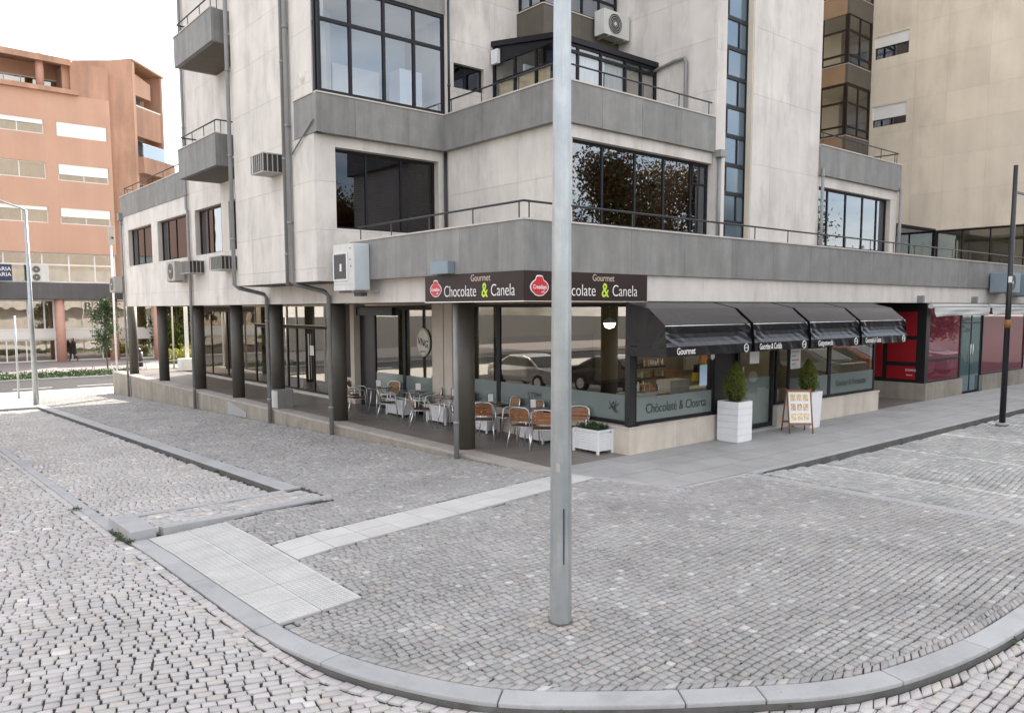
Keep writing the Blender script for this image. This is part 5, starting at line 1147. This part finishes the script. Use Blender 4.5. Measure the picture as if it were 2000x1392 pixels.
def white_box(x, y, wx, wy, h, rz, label, group, plant=0):
    t = thing('planter', label, 'planter', (x, y, 0), group, rz); b = MB(); b.box(-wx/2+.03, wx/2-.03, -wy/2+.03, wy/2-.03, .05, h-.04); b.build('box', M_wplast, t, rel=True)
    k = int((h-.12)/.045)
    for i in range(k):
        z = .06+i*(h-.12)/k; q = MB()
        q.box(-wx/2+.02, wx/2-.02, -wy/2+.012, -wy/2+.028, z, z+(h-.12)/k-.006); q.box(-wx/2+.02, wx/2-.02, wy/2-.028, wy/2-.012, z, z+(h-.12)/k-.006)
        q.box(-wx/2+.012, -wx/2+.028, -wy/2+.02, wy/2-.02, z, z+(h-.12)/k-.006); q.box(wx/2-.028, wx/2-.012, -wy/2+.02, wy/2-.02, z, z+(h-.12)/k-.006); q.build('slat', M_wplast, t, rel=True)
    c = MB()
    for sx in (-1, 1):
        for sy in (-1, 1): c.box(sx*wx/2-.02, sx*wx/2+.02, sy*wy/2-.02, sy*wy/2+.02, 0, h-.03)
    c.build('corner_posts', M_wplast, t, rel=True); c = MB(); c.box(-wx/2-.02, wx/2+.02, -wy/2-.02, -wy/2+.04, h-.03, h); c.box(-wx/2-.02, wx/2+.02, wy/2-.04, wy/2+.02, h-.03, h); c.box(-wx/2-.02, -wx/2+.04, -wy/2+.04, wy/2-.04, h-.03, h); c.box(wx/2-.04, wx/2+.02, -wy/2+.04, wy/2-.04, h-.03, h); c.build('rim', M_wplast, t, rel=True)
    MB().box(-wx/2+.04, wx/2-.04, -wy/2+.04, wy/2-.04, h-.06, h-.02).build('soil', M_soil, t, rel=True)
    return t
white_box(10.97, 10.60, .40, .66, .46, R_(0), 'low white slatted planter with green sprigs at the café corner', 'low white planters')
V = leaves(1300, lambda r, n: np.c_[r.uniform(-.17, .17, n), r.uniform(-.29, .29, n), .46+np.abs(r.normal(0, .05, n))], .022, 5)
sh_ = leaf_obj('low_shrub', V, M_leafd); sh_.location = (10.97, 10.60, 0); tag(sh_, 'low dark green sprigs growing in the white corner planter', 'plant')
for i, (x, y, lb) in enumerate([(10.95, 12.25, 'low white planter behind the bright chair, left of the lamp post'), (10.92, 14.1, 'low white planter beyond the corner column'), (10.95, 15.75, 'low white planter behind the chairs in front of the beige piers'), (10.9, 17.6, 'low white planter behind the farthest table')]):
    white_box(x, y, .34, .80, .44, 0, lb, 'low white planters')
V = leaves(500, lambda r, n: np.c_[r.normal(0, .08, n), r.normal(0, .10, n), .44+np.abs(r.normal(0, .10, n))], .03, 6); s2 = leaf_obj('potted_plant', V, M_leafy); s2.location = (10.92, 14.25, 0); tag(s2, 'small bright green plant in the white planter beyond the corner column', 'plant')
def tall_planter(x, y, w_, h, rz, label, taper=0):
    t = thing('tall_planter', label, 'planter', (x, y, 0), 'tall white square planters', rz); wt, wb = w_/2, w_/2*(1-taper)
    def ring(z, s): return [(-s, -s, z), (s, -s, z), (s, s, z), (-s, s, z)]
    if taper:
        b = MB(); b.add(ring(0, wb)+ring(h, wt), [(0, 3, 2, 1), (0, 1, 5, 4), (1, 2, 6, 5), (2, 3, 7, 6), (3, 0, 4, 7)]); b.add(ring(h, wt)+ring(h, wt-.025)+ring(h-.06, wt-.03), [(0, 1, 5, 4), (1, 2, 6, 5), (2, 3, 7, 6), (3, 0, 4, 7), (4, 5, 9, 8), (5, 6, 10, 9), (6, 7, 11, 10), (7, 4, 8, 11)]); b.build('body', M_wplast, t, rel=True)
    else:
        n = 6
        for i in range(n):
            z = .02+i*(h-.03)/n; q = MB(); z1 = z+(h-.03)/n-.004; e = random.uniform(0, .0015); q.box(-wt-e, wt+e, -wt-e, -wt+.02, z, z1); q.box(-wt-e, wt+e, wt-.02, wt+e, z, z1); q.box(-wt-e, -wt+.02, -wt+.02, wt-.02, z, z1); q.box(wt-.02, wt+e, -wt+.02, wt-.02, z, z1); q.build('board', M_wplast, t, rel=True)
        MB().box(-wt+.022, wt-.022, -wt+.022, wt-.022, 0, h-.07).build('liner', M_wplast, t, rel=True)
    MB().box(-wt+.03, wt-.03, -wt+.03, wt-.03, h-.08, h-.035).build('pebbles', M_soil, t, rel=True); return t
def topiary(x, y, z, h, r0, seed, label):
    def fn(r, n):
        t = r.random(n)**.8; a = r.uniform(0, 2*math.pi, n); rad = r0*np.where(t < .28, .62+.38*np.sin(np.pi/2*t/.28), np.cos((t-.28)/.72*np.pi/2)**.75)*(1+.09*np.sin(a*5+t*9))*np.clip(r.normal(.90, .13, n), .4, 1.22)
        return np.c_[rad*np.cos(a), rad*np.sin(a), z+.04+t*h]
    t = thing('clipped_conifer', label, 'shrub', (x, y, 0), 'clipped conifers at the café door'); V = leaves(9000, fn, .016, seed, .2)
    o = leaf_obj('foliage', V, M_conif, t); b = MB(); zz = [z+.05+i*h*.85/7 for i in range(8)]; rr = [r0*k for k in (.5, .72, .78, .74, .62, .46, .28, .08)]; b.tube([(0, 0, q) for q in zz], rr, 12).build('inner_mass', M_leafd, t, rel=True); MB().cyl(0, 0, z-.05, z+.1, .03, n=8).build('trunk', M_bark, t, rel=True)
tall_planter(14.12, 9.50, .51, .87, 0, 'tall white boarded planter left of the café door')
topiary(14.12, 9.50, .81, .83, .215, 8, 'cone-shaped green conifer in the planter left of the café door')
tall_planter(17.10, 9.52, .48, .85, 0, 'tapered white planter right of the door, behind the menu board', .14)
topiary(17.10, 9.52, .79, .78, .20, 9, 'darker cone-shaped conifer behind the menu board')
M_food = [mat('food_print_%s' % n, a, .5, .35, 45, col2=b, rnd=.1) for n, a, b in (('amber', (.55, .34, .08), (.75, .68, .5)), ('dark', (.06, .05, .05), (.6, .5, .38)), ('cream', (.7, .62, .42), (.35, .16, .05)), ('red', (.4, .06, .04), (.7, .6, .4)))]
# A-frame menu board
af = thing('menu_board', 'wooden A-frame menu board with food pictures on the pavement by the café door', 'menu board', (16.2, 9.25, 0), None, dirv(0, -1)+math.pi)
def leg(x, s): return MB().tube([(x, s*.26, 0), (x, s*.03, .98)], .017, 6)
for x_ in (-.26, .26):
    for s in (-1, 1): leg(x_, s).build('leg', M_wood, af, rel=True)
def onp(s, x0, x1, z0, z1, off, m, nm, par=af):
    f = lambda z: s*(.26-.23*z/.98)+s*off
    return MB().add([(x0, f(z0), z0), (x1, f(z0), z0), (x1, f(z1), z1), (x0, f(z1), z1), (x0, f(z0)-s*.012, z0), (x1, f(z0)-s*.012, z0), (x1, f(z1)-s*.012, z1), (x0, f(z1)-s*.012, z1)], [(0, 1, 2, 3), (4, 7, 6, 5), (0, 4, 5, 1), (1, 5, 6, 2), (2, 6, 7, 3), (3, 7, 4, 0)]).build(nm, m, par, rel=True)
for s in (-1, 1):
    pn_ = onp(s, -.245, .245, .24, .92, .0, M_paper, 'panel'); onp(s, -.26, .26, .92, .96, .012, M_wood, 'rail'); onp(s, -.26, .26, .19, .235, .012, M_wood, 'rail')
    if s == -1:
        for i in range(3):
            for j in range(3): onp(s, -.20+i*.14, -.09+i*.14, .30+j*.21, .45+j*.21, .006, M_food[(i*3+j*2+i) % 4], 'food_picture', pn_)

# ================================================================== FAR LEFT: STREET, TERRACOTTA BUILDING, GARDEN
ZF = zg(60)
MB().prism([(-60, 45.2), (60, 45.2), (60, 52.5), (-60, 52.5)], ZF-.12, ZF-.06).build('street', M_asph, None, kind='structure')
for y in (47.4,): 
    l_ = MB()
    for k in range(14): l_.box(-6+k*3.0, -4.2+k*3.0, y, y+.12, ZF-.06, ZF-.055)
    l_.build('lane_marking', M_lw, None, kind='structure')
MB().prism([(-60, 39.6), (8.6, 39.6), (8.6, 45.2), (-60, 45.2)], lambda x, y: zg(y)-.12, lambda x, y: zg(y)-.03).build('far_pavement', mat('pale_paving', (0.52, 0.50, 0.47), .8, .06, 1.5), None, kind='structure')
MB().prism([(-60, 34.1), (8.86, 34.1), (8.86, 39.6), (-60, 39.6)], lambda x, y: zg(y)-.12, lambda x, y: zg(y)-.012).build('side_pavement', mat('pale_paving_2', (0.50, 0.48, 0.45), .8, .08, 2), None, kind='structure')
MB().prism([(8.6, 39.16), (60, 39.16), (60, 45.2), (8.6, 45.2)], lambda x, y: zg(y)-.12, lambda x, y: zg(y)-.031).build('side_pavement', MATS['pale_paving'], None, kind='structure')
fk = bpy.data.objects.new('far_kerb', None); COL.objects.link(fk); fk['kind'] = 'structure'
straight(fk, -20, 52.6, 30, 52.6, .15, lambda x, y: ZF+.04, lambda x, y: ZF-.2, 2.0); straight(fk, -20, 45.2, 30, 45.2, .15, lambda x, y: ZF+.0, lambda x, y: ZF-.2, 2.0)
MB().prism([(-60, 56.2), (30, 56.2), (30, 69.5), (-60, 69.5)], ZF-.1, ZF+.05).build('far_footway', mat('grey_paving', (0.26, 0.23, 0.22), .8, .1, 1), None, kind='structure')
MB().prism([(-60, 52.7), (14.0, 52.7), (14.0, 56.2), (-60, 56.2)], ZF-.1, ZF+.03).build('verge', M_ground, None, kind='structure')
def grassmat(): return M_leafm
V = leaves(9000, lambda r, n: np.c_[r.uniform(-2, 14, n), r.uniform(52.9, 56.0, n), ZF+.03+np.abs(r.normal(0, .12, n))], .07, 61, .2); hg = leaf_obj('verge_plants', V, M_leafd); hg['kind'] = 'stuff'
ZB = ZF+.05; YO = 68.5
ob = thing('terracotta_building', 'terracotta rendered apartment block with white shutters across the street at the left', 'building', (0, 0, 0))
rows_ = [(15.95, 17.0), (12.63, 13.87), (9.37, 10.58)]; hs = []
for c, d in rows_: hs += [(4.0, 7.6, c, d), (8.2, 11.65, c, d), (12.46, 15.98, c, d)]
wallb = MB(); rs = [(-6, 16.25, 7.15, 19.1)]
for h in hs: rs = [q for r in rs for q in rect_minus(r, h)]
for r in rs: wallb.box(r[0], r[1], YO, YO+.35, r[2], r[3])
wallb.build('wall', M_orange, ob)
for i, (a, b_, c, d) in enumerate(hs):
    wd = window(ob, 'y', YO+.1, a, b_, c, d, [(a+b_)/2], (), M_wframe, G_far, .07, .06)
    cov = {0: .35, 1: .32, 2: 1.0, 3: .1, 4: 0.0, 5: .62, 6: .2, 7: .22, 8: .55}[i]
    if cov: B('roller_shutter', M_shut, wd, a+.05, b_-.05, YO+.03, YO+.07, lerp(d, c, cov), d)
    if cov < .5: B('curtain', M_curtain if i != 1 and i != 0 else M_bluep, wd, a, b_, YO+.6, YO+.65, c, d)
B('room_back', M_dark, ob, -6, 16.2, YO+1.5, YO+1.6, 7.2, 19)
B('mass', M_orange, ob, -6, 16.2, YO+1.7, YO+14, -1.2, 19)
# loggia with sloped roof above
ledge = B('ledge', M_orange2, ob, -6, 14.1, YO-.35, YO+.3, 19.1, 19.45, .02); B('loggia_back', M_orange, ob, -6, 13.6, YO+2.5, YO+2.6, 19.1, 22.3)
window(ob, 'y', YO+2.35, 6.0, 13.3, 19.5, 20.6, [8.5, 9.6, 10.7, 11.8], (), M_wframe, G_far, .08); MB().cyl(11.6, YO+.1, 19.45, 21.8, .28, n=16).build('column', M_salmon, ob)
MB().add([(-6, YO-.6, 21.95), (13.6, YO-.6, 21.6), (13.6, YO+6, 22.6), (-6, YO+6, 23.6), (-6, YO-.6, 21.5), (13.6, YO-.6, 21.15), (13.6, YO+6, 22.2), (-6, YO+6, 23.2)], [(0, 1, 2, 3), (4, 7, 6, 5), (0, 4, 5, 1), (1, 5, 6, 2), (2, 6, 7, 3), (3, 7, 4, 0)]).build('roof', M_orange2, ob)
B('loggia_side', M_orange2, ob, 13.1, 13.6, YO+.3, YO+2.6, 19.1, 21.3)
B('pier_wall', M_orange2, ob, 13.6, 16.25, YO+.02, YO+4, 19.1, 21.6); 
MB().add([(16.25, YO+.6, 4.4), (18.2, YO+.6, 4.4), (18.2, YO+.6, 22.75), (13.9, YO+.62, 21.9), (13.9, YO+.62, 21.0), (16.25, YO+.6, 21.0), (18.2, YO+6, 4.4), (18.2, YO+6, 22.75)], [(0, 1, 2, 3, 4, 5), (1, 6, 7, 2)]).build('tall_wall', M_orange2, ob)
# angled right part
def ang(u, dep=0): a = R_(51); return (18.2+u*math.sin(a)*1.0-dep*math.cos(a)*-1*-1, YO+.6+u*math.cos(a)+dep*math.sin(a)*0+dep)
A0 = np.array([18.2, YO+.6]); dU = np.array([.777, .629]); dN = np.array([.629, -.777])
def pnt(u, d, z): p = A0+dU*u-dN*d; return (p[0], p[1], z)
def abox(u0, u1, d0, d1, z0, z1, z0b=None, z1b=None):
    z0b = z0 if z0b is None else z0b; z1b = z1 if z1b is None else z1b
    v = [pnt(u0, d0, z0), pnt(u1, d0, z0b), pnt(u1, d1, z0b), pnt(u0, d1, z0), pnt(u0, d0, z1), pnt(u1, d0, z1b), pnt(u1, d1, z1b), pnt(u0, d1, z1)]
    return MB().add(v, [(0, 3, 2, 1), (4, 5, 6, 7), (0, 1, 5, 4), (1, 2, 6, 5), (2, 3, 7, 6), (3, 0, 4, 7)])
abox(0, .30, 0, 2, 4.4, 22.75, None, 22.7).build('frame_wall', M_orange, ob); abox(3.55, 3.8, 0, 2, 4.4, 22.35, None, 22.3).build('frame_wall', M_orange2, ob); abox(-.05, 3.9, -.1, 3, 22.7, 22.85, 22.35, 22.5).build('roof_edge', M_orange2, ob)
abox(.30, 3.55, 1.6, 1.8, 4.4, 22.5).build('back_wall', M_orange, ob); abox(.3, 3.55, .05, .25, 16.9, 19.25).build('parapet', M_orange2, ob); abox(.3, 3.5, .03, .28, 19.25, 19.35).build('coping', M_wframe, ob); abox(.32, 2.9, .5, 1.5, 20.3, 22.1, 20.3, 21.6).build('dormer_block', M_orange, ob)
for z in (19.4, 15.6, 12.0): w1 = abox(.4, 2.9, 1.45, 1.55, z, z+1.4).build('window', M_wframe, ob); abox(.5, 1.55, 1.40, 1.45, z+.08, z+1.32).build('pane', G_rail, w1); abox(1.65, 2.8, 1.40, 1.45, z+.08, z+1.32).build('pane', G_rail, w1)
abox(.3, 4.4, -.5, .1, 13.9, 15.2).build('balcony', M_orange2, ob); abox(.3, 4.3, -.48, -.46, 15.2, 16.2).build('glass_rail', G_rail, ob); abox(.3, 4.35, -.5, -.43, 16.2, 16.27).build('handrail', M_wframe, ob)
# shop storeys
window(ob, 'y', YO+.3, -6, 16.2, 4.88, 7.15, [-2, 2.2, 8.6, 11.1, 12.9, 15.6-.9], [6.25], M_wframe, G_far, .12, .1); B('room_back', M_curtain, ob, -6, 16.2, YO+1.6, YO+1.65, 3.6, 5.9)
B('fascia', M_slate, ob, -6, 16.3, YO-.5, YO+.45, 3.62, 4.87, .02)
window(ob, 'y', YO+1.2, -6, 11.9, 1.25, 3.6, [2, 6.2, 8.0, 10.1, 11.2], (), M_wframe, G_far, .12, .1); window(ob, 'y', YO+1.2, -6, 11.9, ZB, .55, [2, 5.2, 8.6, 9.9], (), M_wframe, G_far, .1, .1)
window(ob, 'y', YO+1.2, 12.2, 17.5, 1.25, 3.6, [14.6, 15.3], (), M_wframe, G_far, .12, .1); window(ob, 'y', YO+1.2, 12.2, 17.5, ZB, .55, [13.0, 15.2], (), M_wframe, G_far, .1, .1)
B('spandrel', M_wframe, ob, -6, 17.5, YO+1.1, YO+1.4, .56, 1.24); B('shop_back', M_dark, ob, -6, 17.5, YO+3.4, YO+3.5, -1.2, 3.6)
for k in range(6): B('shop_display', [M_curtain, M_blind, M_wallin][k % 3], ob, 4.2+k*2.2, 5.3+k*2.2, YO+2.2, YO+2.8, -1.1+(k % 2)*2.4, .4+(k % 2)*2.6)
for x_ in (6.0-1.6, 12.05, 15.8): MB().cyl(x_, YO, ZB, 3.62, .34, n=20).build('column', M_salmon, ob)
MB().cyl(18.6, 66.5, ZB, 3.7, .36, n=20).build('column', M_salmon, ob)
B('upper_floor', M_slate, ob, 16.3, 20.5, YO-2.2, YO+2, 3.62, 4.4); B('corner_wall', M_wframe, ob, 17.4, 20.4, YO+.3, YO+.6, .56, 1.24)
window(ob, 'y', YO+.3, 17.4, 18.9, 1.25, 3.6, (), (), M_wframe, G_far, .12, .1); window(ob, 'y', YO+.3, 17.4, 18.9, ZB, .55, (), (), M_wframe, G_far, .12, .1)
text('lettering', 'B', .9, (14.0, YO+1.1, 3.05), 'y', M_pipe, ob, 'LEFT', .01)
ac_split(10.0, 11.4, YO-.35, YO-.05, 4.9, 6.2, 'y', M_acw, 'double-fan condenser standing on the dark fascia of the terracotta building', 2, False)
sgn = thing('blue_sign', 'dark blue sign with white lettering at the left edge', 'sign', (7.9, YO-.6, 5)); B('board', mat('navy_board', (0.02, 0.03, 0.09), .5), sgn, 6.2, 9.0, YO-.62, YO-.55, 4.95, 6.15); text('lettering', 'ONTARIA\nDENTARIA', .4, (8.95, YO-.63, 5.6), 'y', M_lw, sgn, 'RIGHT', .01)
# person behind the column
def person(x, y, z, yaw):
    t = thing('person', 'person in black walking behind a salmon column of the terracotta building', 'person', (x, y, z), None, yaw)
    J = {'pel': (0, 0, .95, .15), 'ch': (0, .02, 1.25, .16), 'sh': (0, .0, 1.43, .12), 'nk': (0, .01, 1.53, .055), 'hd': (0, .03, 1.66, .10), 'top': (0, .02, 1.76, .07),
         'hl': (-.10, 0, .90, .10), 'kl': (-.11, .22, .50, .065), 'al': (-.11, .30, .09, .045), 'tl': (-.11, .45, .04, .035), 'hr': (.10, 0, .90, .10), 'kr': (.11, -.08, .50, .065), 'ar': (.11, -.40, .16, .045), 'tr': (.11, -.30, .03, .035),
         'sl': (-.20, 0, 1.40, .065), 'el': (-.24, -.12, 1.13, .045), 'wl': (-.23, .05, .90, .035), 'fl': (-.23, .09, .80, .03), 'sr': (.20, 0, 1.40, .065), 'er': (.24, .06, 1.12, .045), 'wr': (.23, .22, .93, .035), 'fr': (.23, .28, .84, .03)}
    E_ = [('pel', 'ch'), ('ch', 'sh'), ('sh', 'nk'), ('nk', 'hd'), ('hd', 'top'), ('pel', 'hl'), ('hl', 'kl'), ('kl', 'al'), ('al', 'tl'), ('pel', 'hr'), ('hr', 'kr'), ('kr', 'ar'), ('ar', 'tr'), ('sh', 'sl'), ('sl', 'el'), ('el', 'wl'), ('wl', 'fl'), ('sh', 'sr'), ('sr', 'er'), ('er', 'wr'), ('wr', 'fr')]
    K = list(J); me = bpy.data.meshes.new('body'); me.from_pydata([J[k][:3] for k in K], [(K.index(a), K.index(b)) for a, b in E_], []); o = bpy.data.objects.new('body', me); COL.objects.link(o); o.parent = t
    s = o.modifiers.new('skin', 'SKIN'); me.skin_vertices.new() if not me.skin_vertices else None
    for i, k in enumerate(K): me.skin_vertices[0].data[i].radius = (J[k][3],)*2; me.skin_vertices[0].data[i].use_root = (k == 'pel')
    o.modifiers.new('sub', 'SUBSURF').levels = 1; me.materials.append(M_cloth)
    MB().tube([(0, .03, 1.58), (0, .035, 1.62), (0, .035, 1.68), (0, .03, 1.755), (0, .02, 1.79)], [.06, .092, .105, .09, .03], 12).build('head', M_skin, t, rel=True)
    MB().tube([(0, .0, 1.60), (0, -.01, 1.68), (0, .0, 1.77), (0, .01, 1.81)], [.085, .108, .10, .04], 12).build('hair', M_ttop, t, rel=True)
person(12.9, 68.95, ZB, R_(100))
# young tree on the verge
def tree(name, x, y, z, h, cr, m, label, n=5000, leaf=.12, group=None, trunk=.18, c0=.3, seed=1, cols=None):
    t = thing(name, label, 'tree', (x, y, z), group); r = random.Random(seed); b = MB()
    b.tube([(0, 0, 0), (r.uniform(-.1, .1), 0, h*.3), (r.uniform(-.2, .2), r.uniform(-.1, .1), h*.65), (0, 0, h*.9)], [trunk, trunk*.75, trunk*.45, trunk*.12], 8)
    cl = []
    for k in range(26):
        a = r.uniform(0, 6.28); f = r.uniform(c0, .97); rr = cr*math.sin(min(1, (1-f)/(1-c0)*1.15+.12)*math.pi*.62)*r.uniform(.45, 1); p = (rr*math.cos(a), rr*math.sin(a), h*f); cl.append(p)
        b.tube([(0, 0, h*max(c0*.8, f-.18)), (p[0]*.6, p[1]*.6, h*(f-.05)), p], [trunk*.28, trunk*.16, trunk*.05], 5)
    b.build('trunk', M_bark, t, rel=True); cl = np.array(cl)
    def fn(rg, n): c = cl[rg.integers(0, len(cl), n)]; return c+rg.normal(0, 1, (n, 3))*np.array([cr*.2, cr*.2, h*.055])
    leaf_obj('crown', leaves(n, fn, leaf, seed), m, t)
tree('young_tree', 13.0, 58.5, ZF+.03, 4.6, .9, M_leafd, 'slender young tree on the verge in front of the terracotta building', 2600, .09, None, .05, .28, 3)
lt_ = thing('litter_bin', 'dark litter bin beside the far left column of the terracotta building', 'bin', (15.1, 59.0, ZF)); MB().cyl(15.1, 59, ZF, ZF+1.1, .3, .3, 16).build('body', M_blackpole, lt_); MB().cyl(15.1, 59, ZF+1.12, ZF+1.35, .26, .12, 16).build('lid', M_blackpole, lt_)
# garden seen through the arcade
MB().prism([(14.0, 52.7), (60, 52.7), (60, 100), (14.0, 100)], ZF-.1, ZF+.03).build('garden_lawn', mat('lawn_green', (0.07, 0.10, 0.02), .9, .2, 1.5), None, kind='structure')
for i, (x, y, h, c, m, lb) in enumerate([(20.6, 68.5, 6.5, 2.0, M_leafy, 'sunlit tree seen between the first two arcade columns'), (24.2, 82, 9.5, 3.4, M_leafm, 'dark tree behind the sunlit garden trees'), (25.2, 88, 10, 3.0, M_leafm, 'tree just right of the salmon column'), (22.3, 72, 8, 2.4, M_leafy, 'sunlit tree right of the second arcade column')]):
    tree('garden_tree', x, y, ZF, h, c, m, lb, 7000, .2, 'trees in the garden beyond the arcade', .2, .08, 20+i)
V = leaves(2500, lambda r, n: np.c_[r.uniform(17.8, 20, n), r.uniform(60.5, 63, n), ZF+np.abs(r.normal(0, .45, n))], .12, 71); y1 = leaf_obj('yellow_shrubs', V, M_ylw); y1['kind'] = 'stuff'
gp = thing('garden_post', 'thin pale post in the garden between arcade columns', 'post', (16.6, 56, ZF)); MB().cyl(16.6, 56, ZF, 4.3, .06, .05, 8).build('shaft', M_coping, gp)
gr = thing('garden_rail', 'low metal rail at the garden edge', 'railing', (16, 50, ZF)); MB().tube([(12, 53.0, ZF+.75), (20, 53.0, ZF+.75)], .03, 6).build('handrail', M_galv, gr)
for k in range(5): MB().cyl(12+k*2, 53, ZF, ZF+.75, .025, n=6).build('post', M_galv, gr)
wp = thing('white_post', 'white block post at the arcade edge beside a downpipe', 'post', (12.0, 36.9, 0)); B('shaft', M_wplast, wp, 11.6, 11.75, 37.3, 37.4, 0, 3.4); B('base', M_wplast, wp, 11.3, 11.95, 37.0, 37.6, 0, .55, .02)

# ================================================================== ACROSS THE STREET, seen mirrored in the glass
TG = 'street trees mirrored in the first-floor windows'
for i, (x, y, h, c, m, lb) in enumerate([(30, -4, 10.5, 3.2, M_leafo, 'autumn-tinted street tree mirrored in the left terrace window'), (38, -6, 11.5, 4.0, M_leafo, 'broad autumn street tree mirrored in the middle terrace window'), (44, -3, 10, 3.6, M_leafm, 'green street tree mirrored beside the stair tower'), (51, -7, 8.5, 3.2, M_leafm, 'green street tree mirrored in the right-hand terrace window'), (60, -5, 6.8, 3.0, M_leafp, 'purple-leaved street tree mirrored in the right-hand window'), (22, -9, 9, 2.6, M_leafo, 'slim street tree mirrored in the tower window')]):
    tree('street_tree', x, y, -.07, h, c, m, lb, 24000, .125, TG, .2, .2, 40+i)
def car(x, y, rz, m, label):
    z = zg(y)-.07; t = thing('parked_car', label, 'car', (x, y, z), 'parked cars mirrored in the café glass', rz)
    prof = [(-2.1, .30), (-2.15, .62), (-2.02, .86), (-1.25, .95), (-.62, 1.36), (-.2, 1.45), (.7, 1.42), (1.5, 1.05), (2.05, .98), (2.15, .65), (2.1, .30)]
    def side(w_, sc=1): return [(w_*(1-.16*max(0, (zz-.9)/.55)), xx, zz) for xx, zz in prof]
    n = len(prof); A = side(-.86); C = side(.86); b = MB(); b.add(A+C, [(i, n+i, n+i+1, i+1) for i in range(n-1)]+[tuple(range(n)), tuple(reversed(range(n, 2*n))), (0, n-1, 2*n-1, n)], 0, False).build('body', m, t, bevel=.05, rel=True)
    for s in (-1, 1): MB().add([(s*.868, -1.1, .97), (s*.80, -.58, 1.32), (s*.79, .62, 1.36), (s*.85, 1.3, 1.0)], [(0, 1, 2, 3)]).build('side_window', M_black, t, rel=True)
    MB().add([(-.74, -1.27, .97), (.74, -1.27, .97), (.66, -.66, 1.355), (-.66, -.66, 1.355)], [(0, 1, 2, 3)]).build('windscreen', M_black, t, rel=True)
    MB().add([(-.74, 1.52, 1.07), (.74, 1.52, 1.07), (.66, .78, 1.40), (-.66, .78, 1.40)], [(3, 2, 1, 0)]).build('rear_window', M_black, t, rel=True)
    for yy in (-1.3, 1.3):
        for s in (-1, 1): wl_ = MB().tube([(s*.70, yy, .32), (s*.89, yy, .32)], .32, 20).build('wheel', M_tyre, t, rel=True); MB().tube([(s*.885, yy, .32), (s*.90, yy, .32)], .2, 14).build('rim', M_alu, wl_, rel=True)
    for s in (-1, 1): MB().obox((s*.62, -2.10, .68), .16, .04, .06).build('headlight', M_shut, t, rel=True)
pb = mat('black_car_paint', (0.015, 0.017, 0.02), .15, .02, coat=.8); pr_ = mat('red_car_paint', (0.30, 0.012, 0.015), .2, .02, coat=.8); pbl = mat('blue_car_paint', (0.02, 0.08, 0.2), .2, .02, coat=.8); psi = mat('silver_car_paint', (0.35, 0.36, 0.37), .25, .02, metal=.6, coat=.5)
car(.25, 20.3, R_(2), pb, 'black parked car mirrored in the big café side window'); car(.1, 25.6, R_(0), psi, 'silver parked car mirrored behind the black one')
car(26.4, 4.9, R_(4), pb, 'black parked car mirrored in the café front glass'); car(29.2, 4.9, R_(-3), pr_, 'red parked car mirrored in the café front glass'); car(32.0, 4.9, R_(0), pbl, 'blue parked car mirrored at the end of the café front'); car(35.0, 4.9, 0, psi, 'silver parked car mirrored in the red shop glass')
# pale sunlit houses on the far side, only seen as reflections
for i, (x0, x1, y0, y1, h, m, lb) in enumerate([(-34, -22, -4, 34, 7, M_beige, 'pale house across the street, seen only as a reflection in the arcade glass'), (10, 48, -34, -24, 7.5, M_beige, 'low cream house row across the car park, seen only as a reflection')]):
    hb = thing('house', lb, 'house', (x0, y0, 0)); b = B('wall', m, hb, x0, x1, y0, y1, -.6, h); B('roof', M_orange, hb, x0-.4, x1+.4, y0-.4, y1+.4, h, h+.35)
    if x1-x0 > y1-y0:
        for k in range(9): wn = B('window', M_frame, hb, x0+2+k*4, x0+3.6+k*4, y1+.001, y1+.03, 1, 2.6); B('window', M_frame, hb, x0+2+k*4, x0+3.6+k*4, y1+.001, y1+.03, 4.2, 5.8)
    else:
        for k in range(8): wn = B('window', M_frame, hb, x1+.001, x1+.03, y0+2+k*4, y0+3.6+k*4, 1, 2.6); B('window', M_frame, hb, x1+.001, x1+.03, y0+2+k*4, y0+3.6+k*4, 4.2, 5.8)

# lettering becomes real mesh
dg = bpy.context.evaluated_depsgraph_get()
for o in [o for o in bpy.data.objects if o.type == 'FONT']:
    me = bpy.data.meshes.new_from_object(o.evaluated_get(dg)); n = bpy.data.objects.new(o.name, me); nm = o.name
    n.matrix_local = o.matrix_local.copy(); n.parent = o.parent; COL.objects.link(n); n.matrix_local = o.matrix_local.copy()
    bpy.data.objects.remove(o); n.name = nm
